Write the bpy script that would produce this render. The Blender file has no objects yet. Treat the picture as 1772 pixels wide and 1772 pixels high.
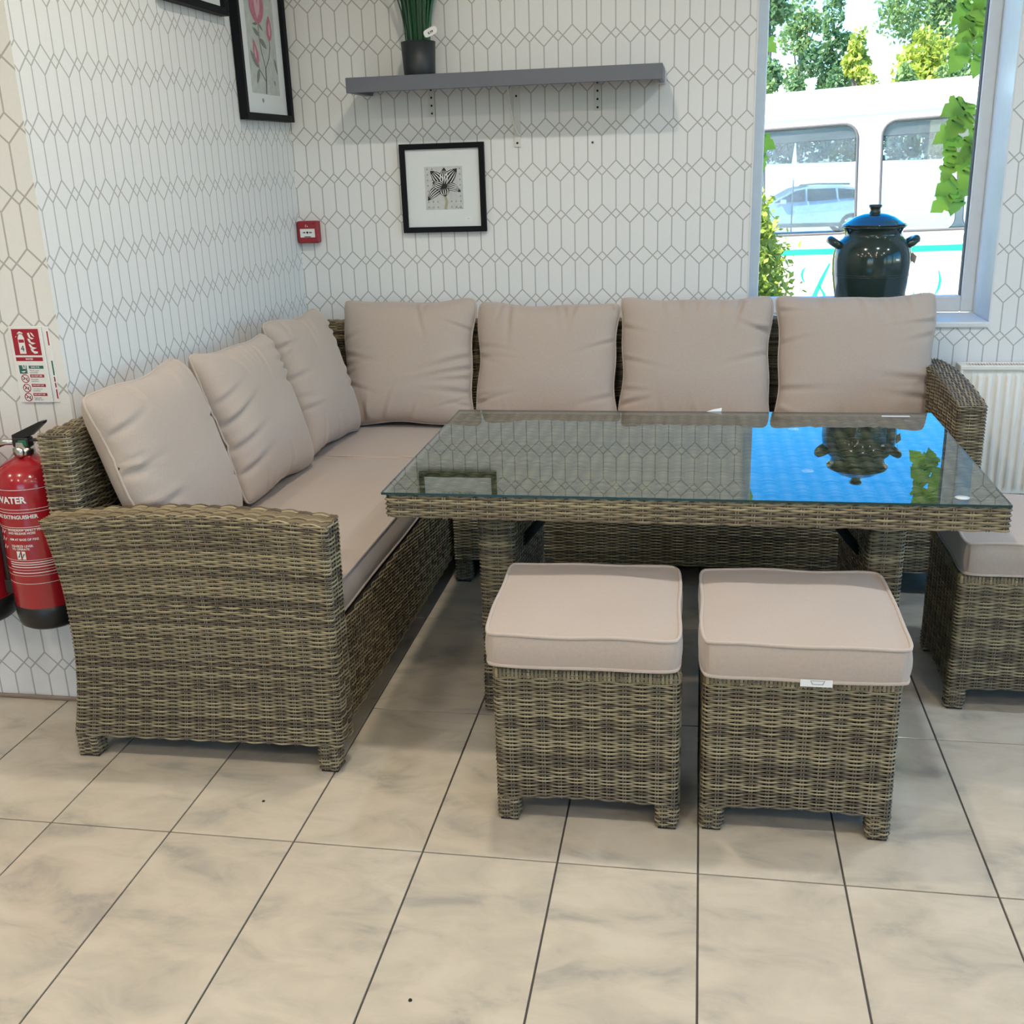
import bpy, bmesh, math, random
import numpy as np
from mathutils import Matrix, Vector
random.seed(7); RNG = np.random.default_rng(7)
SC = bpy.context.scene
COL = SC.collection
R = math.radians

# ------------------------------------------------------------------ camera, sky, sun, exposure
cam_d = bpy.data.cameras.new('camera'); cam = bpy.data.objects.new('camera', cam_d); COL.objects.link(cam)
cam_d.sensor_width = 36.0; cam_d.lens = 36.0 * 1842.07 / 1772.0; cam_d.clip_start = 0.02; cam_d.clip_end = 500
YAW, PIT, ROL = 0.178775, 0.319432, -0.0332348
_f = Vector((-math.sin(YAW) * math.cos(PIT), math.cos(YAW) * math.cos(PIT), -math.sin(PIT)))
_r = Vector((math.cos(YAW), math.sin(YAW), 0)); _u = _r.cross(_f)
_r2 = _r * math.cos(ROL) + _u * math.sin(ROL); _u2 = -_r * math.sin(ROL) + _u * math.cos(ROL)
cam.matrix_world = Matrix(((_r2.x, _u2.x, -_f.x, 1.475), (_r2.y, _u2.y, -_f.y, -1.930), (_r2.z, _u2.z, -_f.z, 1.446), (0, 0, 0, 1)))
SC.camera = cam
SC.view_settings.view_transform = 'Standard'; SC.view_settings.look = 'None'
SC.view_settings.gamma = 1.0; SC.view_settings.use_curve_mapping = False
SC.view_settings.exposure = 0.15
SC.cycles.use_denoising = True
SC.cycles.use_adaptive_sampling = True; SC.cycles.adaptive_threshold = 0.10; SC.cycles.adaptive_min_samples = 16
SC.cycles.max_bounces = 8; SC.cycles.diffuse_bounces = 4; SC.cycles.glossy_bounces = 4
SC.cycles.transmission_bounces = 6; SC.cycles.transparent_max_bounces = 16
SC.cycles.caustics_reflective = False; SC.cycles.caustics_refractive = False
SC.cycles.sample_clamp_indirect = 8.0

SUN_EL, SUN_AZ = 50.0, 236.0          # degrees; azimuth measured from +Y towards +X
world = bpy.data.worlds.new('sky'); SC.world = world; world.use_nodes = True
wn = world.node_tree.nodes; wl = world.node_tree.links
for n in list(wn): wn.remove(n)
sky = wn.new('ShaderNodeTexSky'); sky.sky_type = 'NISHITA'; sky.sun_disc = False
sky.sun_elevation = R(SUN_EL); sky.sun_rotation = R(SUN_AZ); sky.air_density = 1.0; sky.dust_density = 0.5; sky.ozone_density = 4.0
bg = wn.new('ShaderNodeBackground'); bg.inputs['Strength'].default_value = 0.62
wo = wn.new('ShaderNodeOutputWorld'); hs = wn.new('ShaderNodeHueSaturation'); hs.inputs['Saturation'].default_value = 1.48; wl.new(sky.outputs[0], hs.inputs['Color']); wl.new(hs.outputs[0], bg.inputs[0]); wl.new(bg.outputs[0], wo.inputs[0])
sd = bpy.data.lights.new('sun', 'SUN'); sd.energy = 15.0; sd.angle = R(0.6); sd.color = (1.0, 0.95, 0.86)
so = bpy.data.objects.new('sun', sd); COL.objects.link(so)
_d = Vector((math.sin(R(SUN_AZ)) * math.cos(R(SUN_EL)), math.cos(R(SUN_AZ)) * math.cos(R(SUN_EL)), math.sin(R(SUN_EL))))
so.rotation_euler = _d.to_track_quat('Z', 'Y').to_euler(); so.location = (0, 0, 20)
LAMP_W = 10.0                         # watts of each ceiling downlight
CEIL = 2.75

# ------------------------------------------------------------------ material helpers
class G:
    def __init__(s, name):
        s.mat = bpy.data.materials.new(name); s.mat.use_nodes = True
        s.nt = s.mat.node_tree; s.n = s.nt.nodes; s.l = s.nt.links
        for n in list(s.n): s.n.remove(n)
        s.out = s.n.new('ShaderNodeOutputMaterial')
    def node(s, t, **kw):
        n = s.n.new(t)
        for k, v in kw.items():
            if hasattr(n, k): setattr(n, k, v)
            else: s.set(n.inputs[k], v)
        return n
    def set(s, sock, v):
        if isinstance(v, bpy.types.NodeSocket): s.l.new(v, sock)
        elif v is not None:
            if isinstance(v, (tuple, list)) and len(v) == 3 and sock.type == 'RGBA': v = (*v, 1.0)
            sock.default_value = v
    def m(s, op, a, b=None, c=None, clamp=False):
        n = s.n.new('ShaderNodeMath'); n.operation = op; n.use_clamp = clamp
        for i, v in enumerate((a, b, c)):
            if v is not None: s.set(n.inputs[i], v)
        return n.outputs[0]
    def mix(s, f, a, b, mode='MIX'):
        n = s.n.new('ShaderNodeMix'); n.data_type = 'RGBA'; n.blend_type = mode
        s.set(n.inputs['Factor'], f); s.set(n.inputs[6], a); s.set(n.inputs[7], b)
        return n.outputs[2]
    def noise(s, vec, scale, detail=2.0, rough=0.5, dist=0.0):
        n = s.node('ShaderNodeTexNoise'); s.set(n.inputs['Scale'], scale); s.set(n.inputs['Detail'], detail)
        s.set(n.inputs['Roughness'], rough); s.set(n.inputs['Distortion'], dist)
        if vec is not None: s.l.new(vec, n.inputs['Vector'])
        return n.outputs[0]
    def ramp(s, f, stops):
        n = s.n.new('ShaderNodeValToRGB'); s.l.new(f, n.inputs[0]); e = n.color_ramp.elements
        while len(e) < len(stops): e.new(0.5)
        for el, (p, c) in zip(e, stops): el.position = p; el.color = (*c, 1.0) if len(c) == 3 else c
        return n.outputs[0]
    def mapping(s, vec, rot=(0, 0, 0), sc=(1, 1, 1)):
        n = s.n.new('ShaderNodeMapping'); s.l.new(vec, n.inputs[0]); n.inputs['Rotation'].default_value = rot; n.inputs['Scale'].default_value = sc
        return n.outputs[0]
    def bump(s, h, strength=0.3, dist=0.001):
        n = s.n.new('ShaderNodeBump'); s.l.new(h, n.inputs['Height']); n.inputs['Strength'].default_value = strength; n.inputs['Distance'].default_value = dist
        return n.outputs[0]
    def prin(s, color, rough=0.5, normal=None, metal=0.0, spec=0.5, coat=0.0, sheen=0.0):
        p = s.n.new('ShaderNodeBsdfPrincipled')
        s.set(p.inputs['Base Color'], color); s.set(p.inputs['Roughness'], rough); s.set(p.inputs['Metallic'], metal)
        p.inputs['Specular IOR Level'].default_value = spec; p.inputs['Coat Weight'].default_value = coat
        p.inputs['Coat Roughness'].default_value = 0.06
        p.inputs['Sheen Weight'].default_value = sheen
        if normal is not None: s.l.new(normal, p.inputs['Normal'])
        s.l.new(p.outputs[0], s.out.inputs[0]); return p
    def pos(s):
        return s.n.new('ShaderNodeNewGeometry').outputs['Position']
    def obj(s):
        return s.n.new('ShaderNodeTexCoord').outputs['Object']

def simple(name, color, rough=0.5, metal=0.0, spec=0.5, coat=0.0, var=0.06, scale=30.0):
    g = G(name); n = g.noise(g.obj(), scale, 3.0)
    lo = tuple(max(0, c * (1 - var)) for c in color); hi = tuple(min(1, c * (1 + var)) for c in color)
    g.prin(g.mix(n, lo, hi), g.m('ADD', rough - 0.03, g.m('MULTIPLY', n, 0.06)), metal=metal, spec=spec, coat=coat)
    return g.mat

def wallpaper(name, ux, uy):
    g = G(name); P, W, A, a = 0.1605, 0.0536, 0.0356, 0.0178
    sep = g.node('ShaderNodeSeparateXYZ'); pos = g.pos(); g.l.new(pos, sep.inputs[0])
    sn = g.node('ShaderNodeSeparateXYZ'); g.l.new(g.node('ShaderNodeNewGeometry').outputs['True Normal'], sn.inputs[0])
    along = g.m('GREATER_THAN', g.m('ABSOLUTE', sn.outputs[0]), 0.5)
    U = g.m('ADD', g.m('MULTIPLY', g.m('SUBTRACT', sep.outputs[0], ux), g.m('SUBTRACT', 1.0, along)), g.m('MULTIPLY', g.m('SUBTRACT', sep.outputs[1], uy), along)); Z = g.m('SUBTRACT', sep.outputs[2], 0.9155)
    row = g.m('FLOOR', g.m('ADD', g.m('DIVIDE', Z, P), 0.5))
    zz = g.m('SUBTRACT', Z, g.m('MULTIPLY', row, P))
    u = g.m('ADD', g.m('DIVIDE', U, W), row)
    d = g.m('PINGPONG', g.m('ADD', u, 400.0), 1.0)
    uz = g.m('SUBTRACT', A, g.m('MULTIPLY', d, A + a))
    e = g.m('MULTIPLY', g.m('MINIMUM', g.m('ABSOLUTE', g.m('SUBTRACT', zz, uz)), g.m('ABSOLUTE', g.m('ADD', zz, uz))), 0.707)
    dv = g.m('MULTIPLY', g.m('MINIMUM', d, g.m('SUBTRACT', 1.0, d)), W)
    lim = g.m('SUBTRACT', A, g.m('MULTIPLY', g.m('GREATER_THAN', d, 0.5), A - a))
    dv = g.m('ADD', dv, g.m('LESS_THAN', g.m('ABSOLUTE', zz), lim))
    dist = g.m('MINIMUM', e, dv)
    line = g.m('SUBTRACT', 1.0, g.m('DIVIDE', g.m('SUBTRACT', dist, 0.0019), 0.0008, clamp=True), clamp=True)
    fine_h = g.noise(g.mapping(pos, sc=(60, 60, 900)), 1.0, 2.0); fine_v = g.noise(g.mapping(pos, sc=(700, 700, 40)), 1.0, 2.0)
    blot = g.noise(pos, 9.0, 4.0, 0.6)
    lin = g.m('ADD', g.m('MULTIPLY', fine_h, 0.5), g.m('MULTIPLY', fine_v, 0.5))
    base = g.mix(lin, (0.70, 0.70, 0.69), (0.87, 0.87, 0.86))
    base = g.mix(g.m('MULTIPLY', blot, 0.35), base, (0.83, 0.825, 0.81))
    col = g.mix(g.m('MULTIPLY', line, 0.92), base, (0.43, 0.415, 0.395))
    g.prin(col, g.m('SUBTRACT', 0.62, g.m('MULTIPLY', line, 0.2)), g.bump(lin, 0.25, 0.0006), spec=0.3)
    return g.mat

def tile_mat():
    g = G('marbled_beige_floor_tile')
    oi = g.node('ShaderNodeObjectInfo'); off = g.node('ShaderNodeVectorMath', operation='SCALE'); cmb = g.node('ShaderNodeCombineXYZ')
    g.l.new(oi.outputs['Random'], cmb.inputs[0]); g.l.new(oi.outputs['Random'], cmb.inputs[1]); g.l.new(cmb.outputs[0], off.inputs[0]); off.inputs['Scale'].default_value = 37.0
    add = g.node('ShaderNodeVectorMath', operation='ADD'); g.l.new(g.pos(), add.inputs[0]); g.l.new(off.outputs[0], add.inputs[1])
    v = g.mapping(add.outputs[0], rot=(0, 0, R(38)), sc=(3.4, 6.2, 5.0))
    n1 = g.noise(v, 1.6, 6.0, 0.58, 0.6); n2 = g.noise(add.outputs[0], 6.0, 4.0); n3 = g.noise(v, 7.0, 5.0, 0.65, 0.4)
    c = g.ramp(n1, [(0.32, (0.375, 0.34, 0.29)), (0.45, (0.52, 0.455, 0.36)), (0.58, (0.60, 0.52, 0.41)), (0.78, (0.64, 0.57, 0.465))])
    c = g.mix(g.m('MULTIPLY', g.m('SUBTRACT', n3, 0.47, clamp=True), 0.7), c, (0.44, 0.405, 0.35))
    c = g.mix(g.m('MULTIPLY', n2, 0.22), c, (0.66, 0.585, 0.47))
    g.prin(c, g.m('ADD', 0.07, g.m('MULTIPLY', n2, 0.08)), g.bump(n3, 0.04, 0.001), spec=0.45)
    return g.mat

def fabric(name, c):
    g = G(name); o = g.obj()
    w1 = g.noise(g.mapping(o, sc=(900, 120, 120)), 1.0, 1.0); w2 = g.noise(g.mapping(o, sc=(120, 900, 120)), 1.0, 1.0)
    w = g.m('ADD', g.m('MULTIPLY', w1, 0.5), g.m('MULTIPLY', w2, 0.5)); b = g.noise(o, 6.0, 3.0)
    col = g.mix(w, tuple(x * 0.86 for x in c), tuple(min(1, x * 1.12) for x in c))
    col = g.mix(g.m('MULTIPLY', b, 0.12), col, tuple(x * 0.82 for x in c))
    g.prin(col, 0.78, g.bump(w, 0.18, 0.0006), spec=0.25, sheen=0.25)
    return g.mat

def wicker_mat():
    g = G('woven_rattan'); at = g.node('ShaderNodeAttribute'); at.attribute_name = 'Col'
    n = g.noise(g.mapping(g.pos(), sc=(60, 60, 300)), 1.0, 2.0)
    c = g.mix(g.m('MULTIPLY', n, 0.35), at.outputs[0], (0.13, 0.095, 0.06))
    g.prin(c, 0.42, g.bump(n, 0.15, 0.0004), spec=0.4)
    return g.mat

def glass_mat(name, tint=(0.93, 0.97, 0.95), haze=0.0, double=True):
    g = G(name); fr = g.node('ShaderNodeFresnel'); fr.inputs['IOR'].default_value = 1.5
    geo = g.node('ShaderNodeNewGeometry')
    f = fr.outputs[0]
    if double: f = g.m('DIVIDE', g.m('MULTIPLY', f, 2.0), g.m('ADD', f, 1.0))
    f = g.m('MULTIPLY', f, g.m('SUBTRACT', 1.0, geo.outputs['Backfacing']))
    tr = g.node('ShaderNodeBsdfTransparent'); g.set(tr.inputs[0], tint)
    gl = g.node('ShaderNodeBsdfGlossy'); gl.inputs['Roughness'].default_value = 0.0
    mx = g.node('ShaderNodeMixShader'); g.l.new(f, mx.inputs[0]); g.l.new(tr.outputs[0], mx.inputs[1]); g.l.new(gl.outputs[0], mx.inputs[2])
    res = mx.outputs[0]
    if haze > 0:
        df = g.node('ShaderNodeBsdfDiffuse'); n = g.noise(g.obj(), 2.5, 4.0)
        m2 = g.node('ShaderNodeMixShader'); g.l.new(g.m('MULTIPLY', n, haze), m2.inputs[0]); g.l.new(res, m2.inputs[1]); g.l.new(df.outputs[0], m2.inputs[2]); res = m2.outputs[0]
    g.l.new(res, g.out.inputs[0]); return g.mat

def leaf_mat(name, lo, hi, trans=0.45):
    g = G(name); at = g.node('ShaderNodeAttribute'); at.attribute_name = 'Col'
    sp = g.node('ShaderNodeSeparateColor'); g.l.new(at.outputs[0], sp.inputs[0])
    n = g.noise(g.obj(), 20.0, 2.0)
    c = g.mix(g.m('ADD', g.m('MULTIPLY', sp.outputs[0], 0.85), g.m('MULTIPLY', n, 0.15)), lo, hi)
    d = g.node('ShaderNodeBsdfDiffuse'); g.l.new(c, d.inputs[0]); t = g.node('ShaderNodeBsdfTranslucent'); g.l.new(c, t.inputs[0])
    gl = g.node('ShaderNodeBsdfGlossy'); gl.inputs['Roughness'].default_value = 0.45
    m1 = g.node('ShaderNodeMixShader'); m1.inputs[0].default_value = trans; g.l.new(d.outputs[0], m1.inputs[1]); g.l.new(t.outputs[0], m1.inputs[2])
    m2 = g.node('ShaderNodeMixShader'); m2.inputs[0].default_value = 0.05; g.l.new(m1.outputs[0], m2.inputs[1]); g.l.new(gl.outputs[0], m2.inputs[2])
    g.l.new(m2.outputs[0], g.out.inputs[0]); return g.mat

M = {}
M['wp'] = wallpaper('trellis_wallpaper', -0.0836, 0.96)
M['plaster'] = simple('painted_plaster', (0.45, 0.44, 0.42), 0.55)
M['ceiling'] = simple('ceiling_paint', (0.82, 0.81, 0.79), 0.8)
M['tile'] = tile_mat()
M['grout'] = simple('dark_grout', (0.085, 0.078, 0.07), 0.85, var=0.2)
M['skirt'] = simple('brown_floor_trim', (0.26, 0.19, 0.15), 0.5)
M['cush'] = fabric('taupe_cushion_fabric', (0.465, 0.38, 0.322))
M['pipe'] = fabric('taupe_piping_fabric', (0.50, 0.412, 0.352))
M['wick'] = wicker_mat()
M['core'] = simple('gap_shade_backing', (0.012, 0.009, 0.007), 0.9)  # near-black colour stands in for shade in the gaps of the weave
M['black'] = simple('black_plastic', (0.012, 0.012, 0.013), 0.4)
M['blackmetal'] = simple('black_painted_metal', (0.018, 0.018, 0.02), 0.35)
M['frame'] = simple('black_frame_wood', (0.006, 0.007, 0.009), 0.6, spec=0.15)
M['mat'] = simple('white_mount_board', (0.74, 0.77, 0.77), 0.75, var=0.02)
M['print'] = simple('grey_printed_paper', (0.56, 0.57, 0.56), 0.75, var=0.18, scale=60)
M['printg'] = simple('sage_printed_paper', (0.50, 0.53, 0.50), 0.75, var=0.25, scale=40)
M['ink'] = simple('black_ink', (0.012, 0.012, 0.014), 0.7)
M['inkgrey'] = simple('grey_ink', (0.30, 0.31, 0.31), 0.7)
M['white'] = simple('white_print', (0.80, 0.80, 0.79), 0.6, var=0.02)
M['pink'] = simple('pink_ink', (0.50, 0.19, 0.25), 0.7, var=0.3, scale=80)
M['pinkl'] = simple('pale_pink_ink', (0.66, 0.42, 0.46), 0.7)
M['stem'] = simple('olive_stem_ink', (0.20, 0.19, 0.15), 0.7)
M['olive'] = simple('olive_green_ink', (0.37, 0.37, 0.24), 0.7)
M['sage'] = simple('sage_leaf_ink', (0.21, 0.25, 0.21), 0.7)
M['red'] = simple('red_enamel', (0.36, 0.010, 0.018), 0.22, coat=0.5)
M['redp'] = simple('red_plastic', (0.30, 0.016, 0.025), 0.4)
M['redink'] = simple('red_ink', (0.36, 0.012, 0.03), 0.6)
M['greenink'] = simple('green_ink', (0.02, 0.13, 0.10), 0.6)
M['chrome'] = simple('brushed_steel', (0.62, 0.61, 0.58), 0.25, metal=1.0)
M['greenp'] = simple('green_plastic', (0.02, 0.16, 0.08), 0.4)
M['shelf'] = simple('slate_grey_laminate', (0.115, 0.125, 0.15), 0.42)
M['wstrip'] = simple('white_painted_steel', (0.66, 0.65, 0.62), 0.5)
M['cable'] = simple('white_cable_plastic', (0.85, 0.83, 0.76), 0.5)
M['pot'] = simple('matt_dark_planter', (0.018, 0.023, 0.028), 0.45)
M['soil'] = simple('dark_soil', (0.02, 0.016, 0.012), 0.9, var=0.4)
M['crock'] = simple('dark_green_glaze', (0.020, 0.036, 0.030), 0.14, coat=0.25)
M['crockb'] = simple('glossy_lid_glaze', (0.028, 0.036, 0.042), 0.07, coat=0.8)
M['tagc'] = simple('brown_card', (0.30, 0.25, 0.20), 0.7)
M['upvc'] = simple('white_window_frame', (0.72, 0.73, 0.73), 0.35)
M['rad'] = simple('cream_radiator_enamel', (0.84, 0.80, 0.73), 0.35)
M['raddark'] = simple('radiator_inside', (0.20, 0.19, 0.18), 0.6)
M['tglass'] = glass_mat('table_glass', (0.66, 0.73, 0.72))
M['tedge'] = simple('green_glass_edge', (0.010, 0.045, 0.045), 0.15)
M['wglass'] = glass_mat('window_glass', (0.96, 0.98, 0.97), double=False)
M['bglass'] = glass_mat('vehicle_glass', (0.80, 0.88, 0.90), haze=0.10)
M['vwhite'] = simple('cream_vehicle_paint', (0.80, 0.78, 0.66), 0.3, coat=0.3)
M['vgreen'] = simple('turquoise_vehicle_stripe', (0.012, 0.40, 0.19), 0.4)
M['rubber'] = simple('grey_rubber', (0.10, 0.09, 0.085), 0.7)
M['tyre'] = simple('black_tyre', (0.02, 0.02, 0.02), 0.8)
M['carp'] = simple('silver_blue_car_paint', (0.42, 0.47, 0.55), 0.25, metal=0.3, coat=0.8)
M['darkglass'] = simple('tinted_car_glass', (0.03, 0.04, 0.05), 0.08)
M['gravel'] = simple('pale_gravel', (0.62, 0.60, 0.55), 0.9, var=0.2, scale=3)
M['tarmac'] = simple('low_bounce_tarmac', (0.07, 0.07, 0.075), 0.9, var=0.2)
M['bark'] = simple('tree_bark', (0.16, 0.12, 0.09), 0.9, var=0.3)
M['leaf_d'] = leaf_mat('deep_green_foliage', (0.07, 0.15, 0.065), (0.20, 0.34, 0.10))
M['leaf_m'] = leaf_mat('mid_green_foliage', (0.11, 0.20, 0.075), (0.32, 0.46, 0.13))
M['leaf_y'] = leaf_mat('yellow_green_foliage', (0.27, 0.35, 0.05), (0.62, 0.66, 0.08))
M['leaf_ivy'] = leaf_mat('creeper_leaf', (0.20, 0.36, 0.035), (0.42, 0.60, 0.06), 0.5)
M['grass'] = leaf_mat('artificial_grass_blade', (0.008, 0.045, 0.022), (0.05, 0.17, 0.08), 0.15)
M['hedge'] = leaf_mat('dark_hedge_foliage', (0.03, 0.06, 0.035), (0.10, 0.17, 0.08))
M['lens'] = simple('frosted_lamp_lens', (0.85, 0.84, 0.80), 0.4)

# ------------------------------------------------------------------ object helpers
def tag(o, label=None, cat=None, group=None, kind=None):
    if label: o['label'] = label
    if cat: o['category'] = cat
    if group: o['group'] = group
    if kind: o['kind'] = kind
    return o
def thing(name, label, cat, loc=(0, 0, 0), rz=0.0, group=None):
    o = bpy.data.objects.new(name, None); COL.objects.link(o); o.empty_display_size = 0.1
    o.location = loc; o.rotation_euler = (0, 0, rz); o['_loc'] = [float(x) for x in loc]
    return tag(o, label, cat, group)
def link(name, me, mat, parent=None, kind=None, label=None):
    o = bpy.data.objects.new(name, me); COL.objects.link(o)
    if mat is not None and not me.materials: me.materials.append(mat)
    if parent is not None: o.parent = parent
    if kind: o['kind'] = kind
    if label: o['label'] = label
    return o
def mesh_np(name, V, Q, col=None, smooth=True):
    V = np.asarray(V, np.float32).reshape(-1, 3); Q = np.asarray(Q, np.int32); k = Q.shape[1]
    me = bpy.data.meshes.new(name)
    me.vertices.add(len(V)); me.vertices.foreach_set('co', V.ravel())
    me.loops.add(Q.size); me.loops.foreach_set('vertex_index', Q.ravel())
    me.polygons.add(len(Q)); me.polygons.foreach_set('loop_start', np.arange(0, Q.size, k, dtype=np.int32))
    me.polygons.foreach_set('use_smooth', np.full(len(Q), smooth))
    me.update(calc_edges=True)
    if col is not None:
        a = me.color_attributes.new('Col', 'FLOAT_COLOR', 'POINT')
        c4 = np.ones((len(V), 4), np.float32); c4[:, :3] = col; a.data.foreach_set('color', c4.ravel())
    return me
class MB:
    """collects plain shapes into one mesh"""
    def __init__(s): s.v = []; s.f = []; s.sm = []
    def add(s, vs, fs, smooth=False):
        o = len(s.v); s.v += [tuple(v) for v in vs]; s.f += [tuple(i + o for i in f) for f in fs]; s.sm += [smooth] * len(fs); return s
    def box(s, x0, x1, y0, y1, z0, z1, bev=0.0, seg=1):
        if bev <= 0:
            return s.add([(x0, y0, z0), (x1, y0, z0), (x1, y1, z0), (x0, y1, z0), (x0, y0, z1), (x1, y0, z1), (x1, y1, z1), (x0, y1, z1)],
                         [(3, 2, 1, 0), (4, 5, 6, 7), (0, 1, 5, 4), (1, 2, 6, 5), (2, 3, 7, 6), (3, 0, 4, 7)])
        bm = bmesh.new(); bmesh.ops.create_cube(bm, size=1.0)
        for v in bm.verts: v.co = (x0 + (v.co.x + .5) * (x1 - x0), y0 + (v.co.y + .5) * (y1 - y0), z0 + (v.co.z + .5) * (z1 - z0))
        bmesh.ops.bevel(bm, geom=bm.edges[:], offset=bev, segments=seg, affect='EDGES', profile=0.5)
        bm.verts.index_update(); s.add([v.co[:] for v in bm.verts], [[v.index for v in f.verts] for f in bm.faces], False); bm.free(); return s
    def tube(s, pts, r, n=8, closed=False, cap=True):
        pts = [Vector(p) for p in pts]; k = len(pts); rr = r if isinstance(r, (list, tuple)) else [r] * k
        vs = []; fs = []; prev = None
        for i, p in enumerate(pts):
            a = pts[(i - 1) % k] if (closed or i > 0) else p; b = pts[(i + 1) % k] if (closed or i < k - 1) else p
            t = (b - a).normalized()
            if prev is None: prev = t.orthogonal().normalized()
            prev = (prev - t * prev.dot(t)); prev = prev.normalized() if prev.length > 1e-6 else t.orthogonal().normalized()
            q = t.cross(prev)
            for j in range(n):
                an = 2 * math.pi * j / n; vs.append(p + (prev * math.cos(an) + q * math.sin(an)) * rr[i])
        for i in range(k if closed else k - 1):
            for j in range(n):
                a = i * n + j; b = i * n + (j + 1) % n; c = ((i + 1) % k) * n + (j + 1) % n; d = ((i + 1) % k) * n + j
                fs.append((a, b, c, d))
        if not closed and cap: fs += [tuple(range(n))[::-1], tuple((k - 1) * n + j for j in range(n))]
        return s.add(vs, fs, True)
    def lathe(s, prof, c=(0, 0, 0), n=40, M=None):
        vs = []; fs = []
        for r, z in prof:
            for j in range(n):
                a = 2 * math.pi * j / n; v = Vector((r * math.cos(a), r * math.sin(a), z))
                if M is not None: v = M @ v
                vs.append(v + Vector(c))
        for i in range(len(prof) - 1):
            for j in range(n): fs.append((i * n + j, i * n + (j + 1) % n, (i + 1) * n + (j + 1) % n, (i + 1) * n + j))
        return s.add(vs, fs, True)
    def poly(s, pts): return s.add(pts, [tuple(range(len(pts)))])
    def prism(s, pts, d):
        d = Vector(d); k = len(pts); p = [Vector(q) for q in pts]
        return s.add(p + [q + d for q in p], [tuple(range(k))[::-1], tuple(range(k, 2 * k))] + [(i, (i + 1) % k, k + (i + 1) % k, k + i) for i in range(k)])
    def build(s, name, mat, parent=None, origin=None, kind=None, label=None, M=None, fixn=True):
        me = bpy.data.meshes.new(name); vs = s.v
        if M is not None: vs = [tuple(M @ Vector(v)) for v in vs]
        if origin is None and parent is not None and '_loc' in parent: origin = parent['_loc']
        if origin is not None: vs = [(v[0] - origin[0], v[1] - origin[1], v[2] - origin[2]) for v in vs]
        me.from_pydata(vs, [], s.f); me.polygons.foreach_set('use_smooth', s.sm)
        if fixn:
            bm = bmesh.new(); bm.from_mesh(me); bmesh.ops.recalc_face_normals(bm, faces=bm.faces[:]); bm.to_mesh(me); bm.free()
        me.update()
        return link(name, me, mat, parent, kind, label)
def sub_origin(parent):
    """origin of the thing a part belongs to (parts are built in the thing's frame)"""
    while parent is not None and '_loc' not in parent: parent = parent.parent
    return parent['_loc'] if parent is not None else (0, 0, 0)
def copy_tree(o, parent=None):
    c = o.copy(); COL.objects.link(c); c.parent = parent
    for ch in list(o.children): copy_tree(ch, c)
    return c

_txt = {}
def text_geo(body, size, align='CENTER', bold=0.0):
    cu = bpy.data.curves.new('t', 'FONT'); cu.body = body; cu.size = size; cu.align_x = align; cu.align_y = 'CENTER'; cu.offset = bold; cu.resolution_u = 3
    ob = bpy.data.objects.new('t', cu); COL.objects.link(ob); dg = bpy.context.evaluated_depsgraph_get()
    me = bpy.data.meshes.new_from_object(ob.evaluated_get(dg)); vs = [v.co[:] for v in me.vertices]; fs = [tuple(p.vertices) for p in me.polygons]
    bpy.data.objects.remove(ob); bpy.data.curves.remove(cu); bpy.data.meshes.remove(me)
    return vs, fs
TXT = {}
for k, (b, s, al, bo) in {
    'water_s': ('WATER', .0062, 'CENTER', .0002), 'four': ('4', .022, 'CENTER', 0), 'A': ('A', .012, 'CENTER', .0002),
    'safe': ('SAFE FOR', .0058, 'LEFT', .0001), 'not': ('DO NOT USE', .0052, 'LEFT', .0001),
    'l1': ('Wood, paper\nand textiles', .0050, 'LEFT', 0), 'l2': ('Flammable\nliquid fires', .0050, 'LEFT', 0), 'l3': ('Live electrical\nequipment', .0050, 'LEFT', 0), 'l4': ('Flammable\nMETAL fires', .0050, 'LEFT', 0),
    'water': ('WATER', .0245, 'RIGHT', .0008), 'ext': ('FIRE EXTINGUISHER', .0135, 'RIGHT', .0004),
    'e1': ('WITHDRAW SAFETY PIN\nAND RELEASE HOSE', .0082, 'LEFT', .0002), 'e2': ('AIM AT BASE OF FIRE', .0082, 'LEFT', .0002), 'e3': ('SQUEEZE LEVER\nTO OPERATE', .0082, 'LEFT', .0002),
    'price': ('8.99', .012, 'CENTER', .0004), 'price2': ('8.99', .006, 'CENTER', 0)}.items():
    TXT[k] = text_geo(b, s, al, bo)

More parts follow.
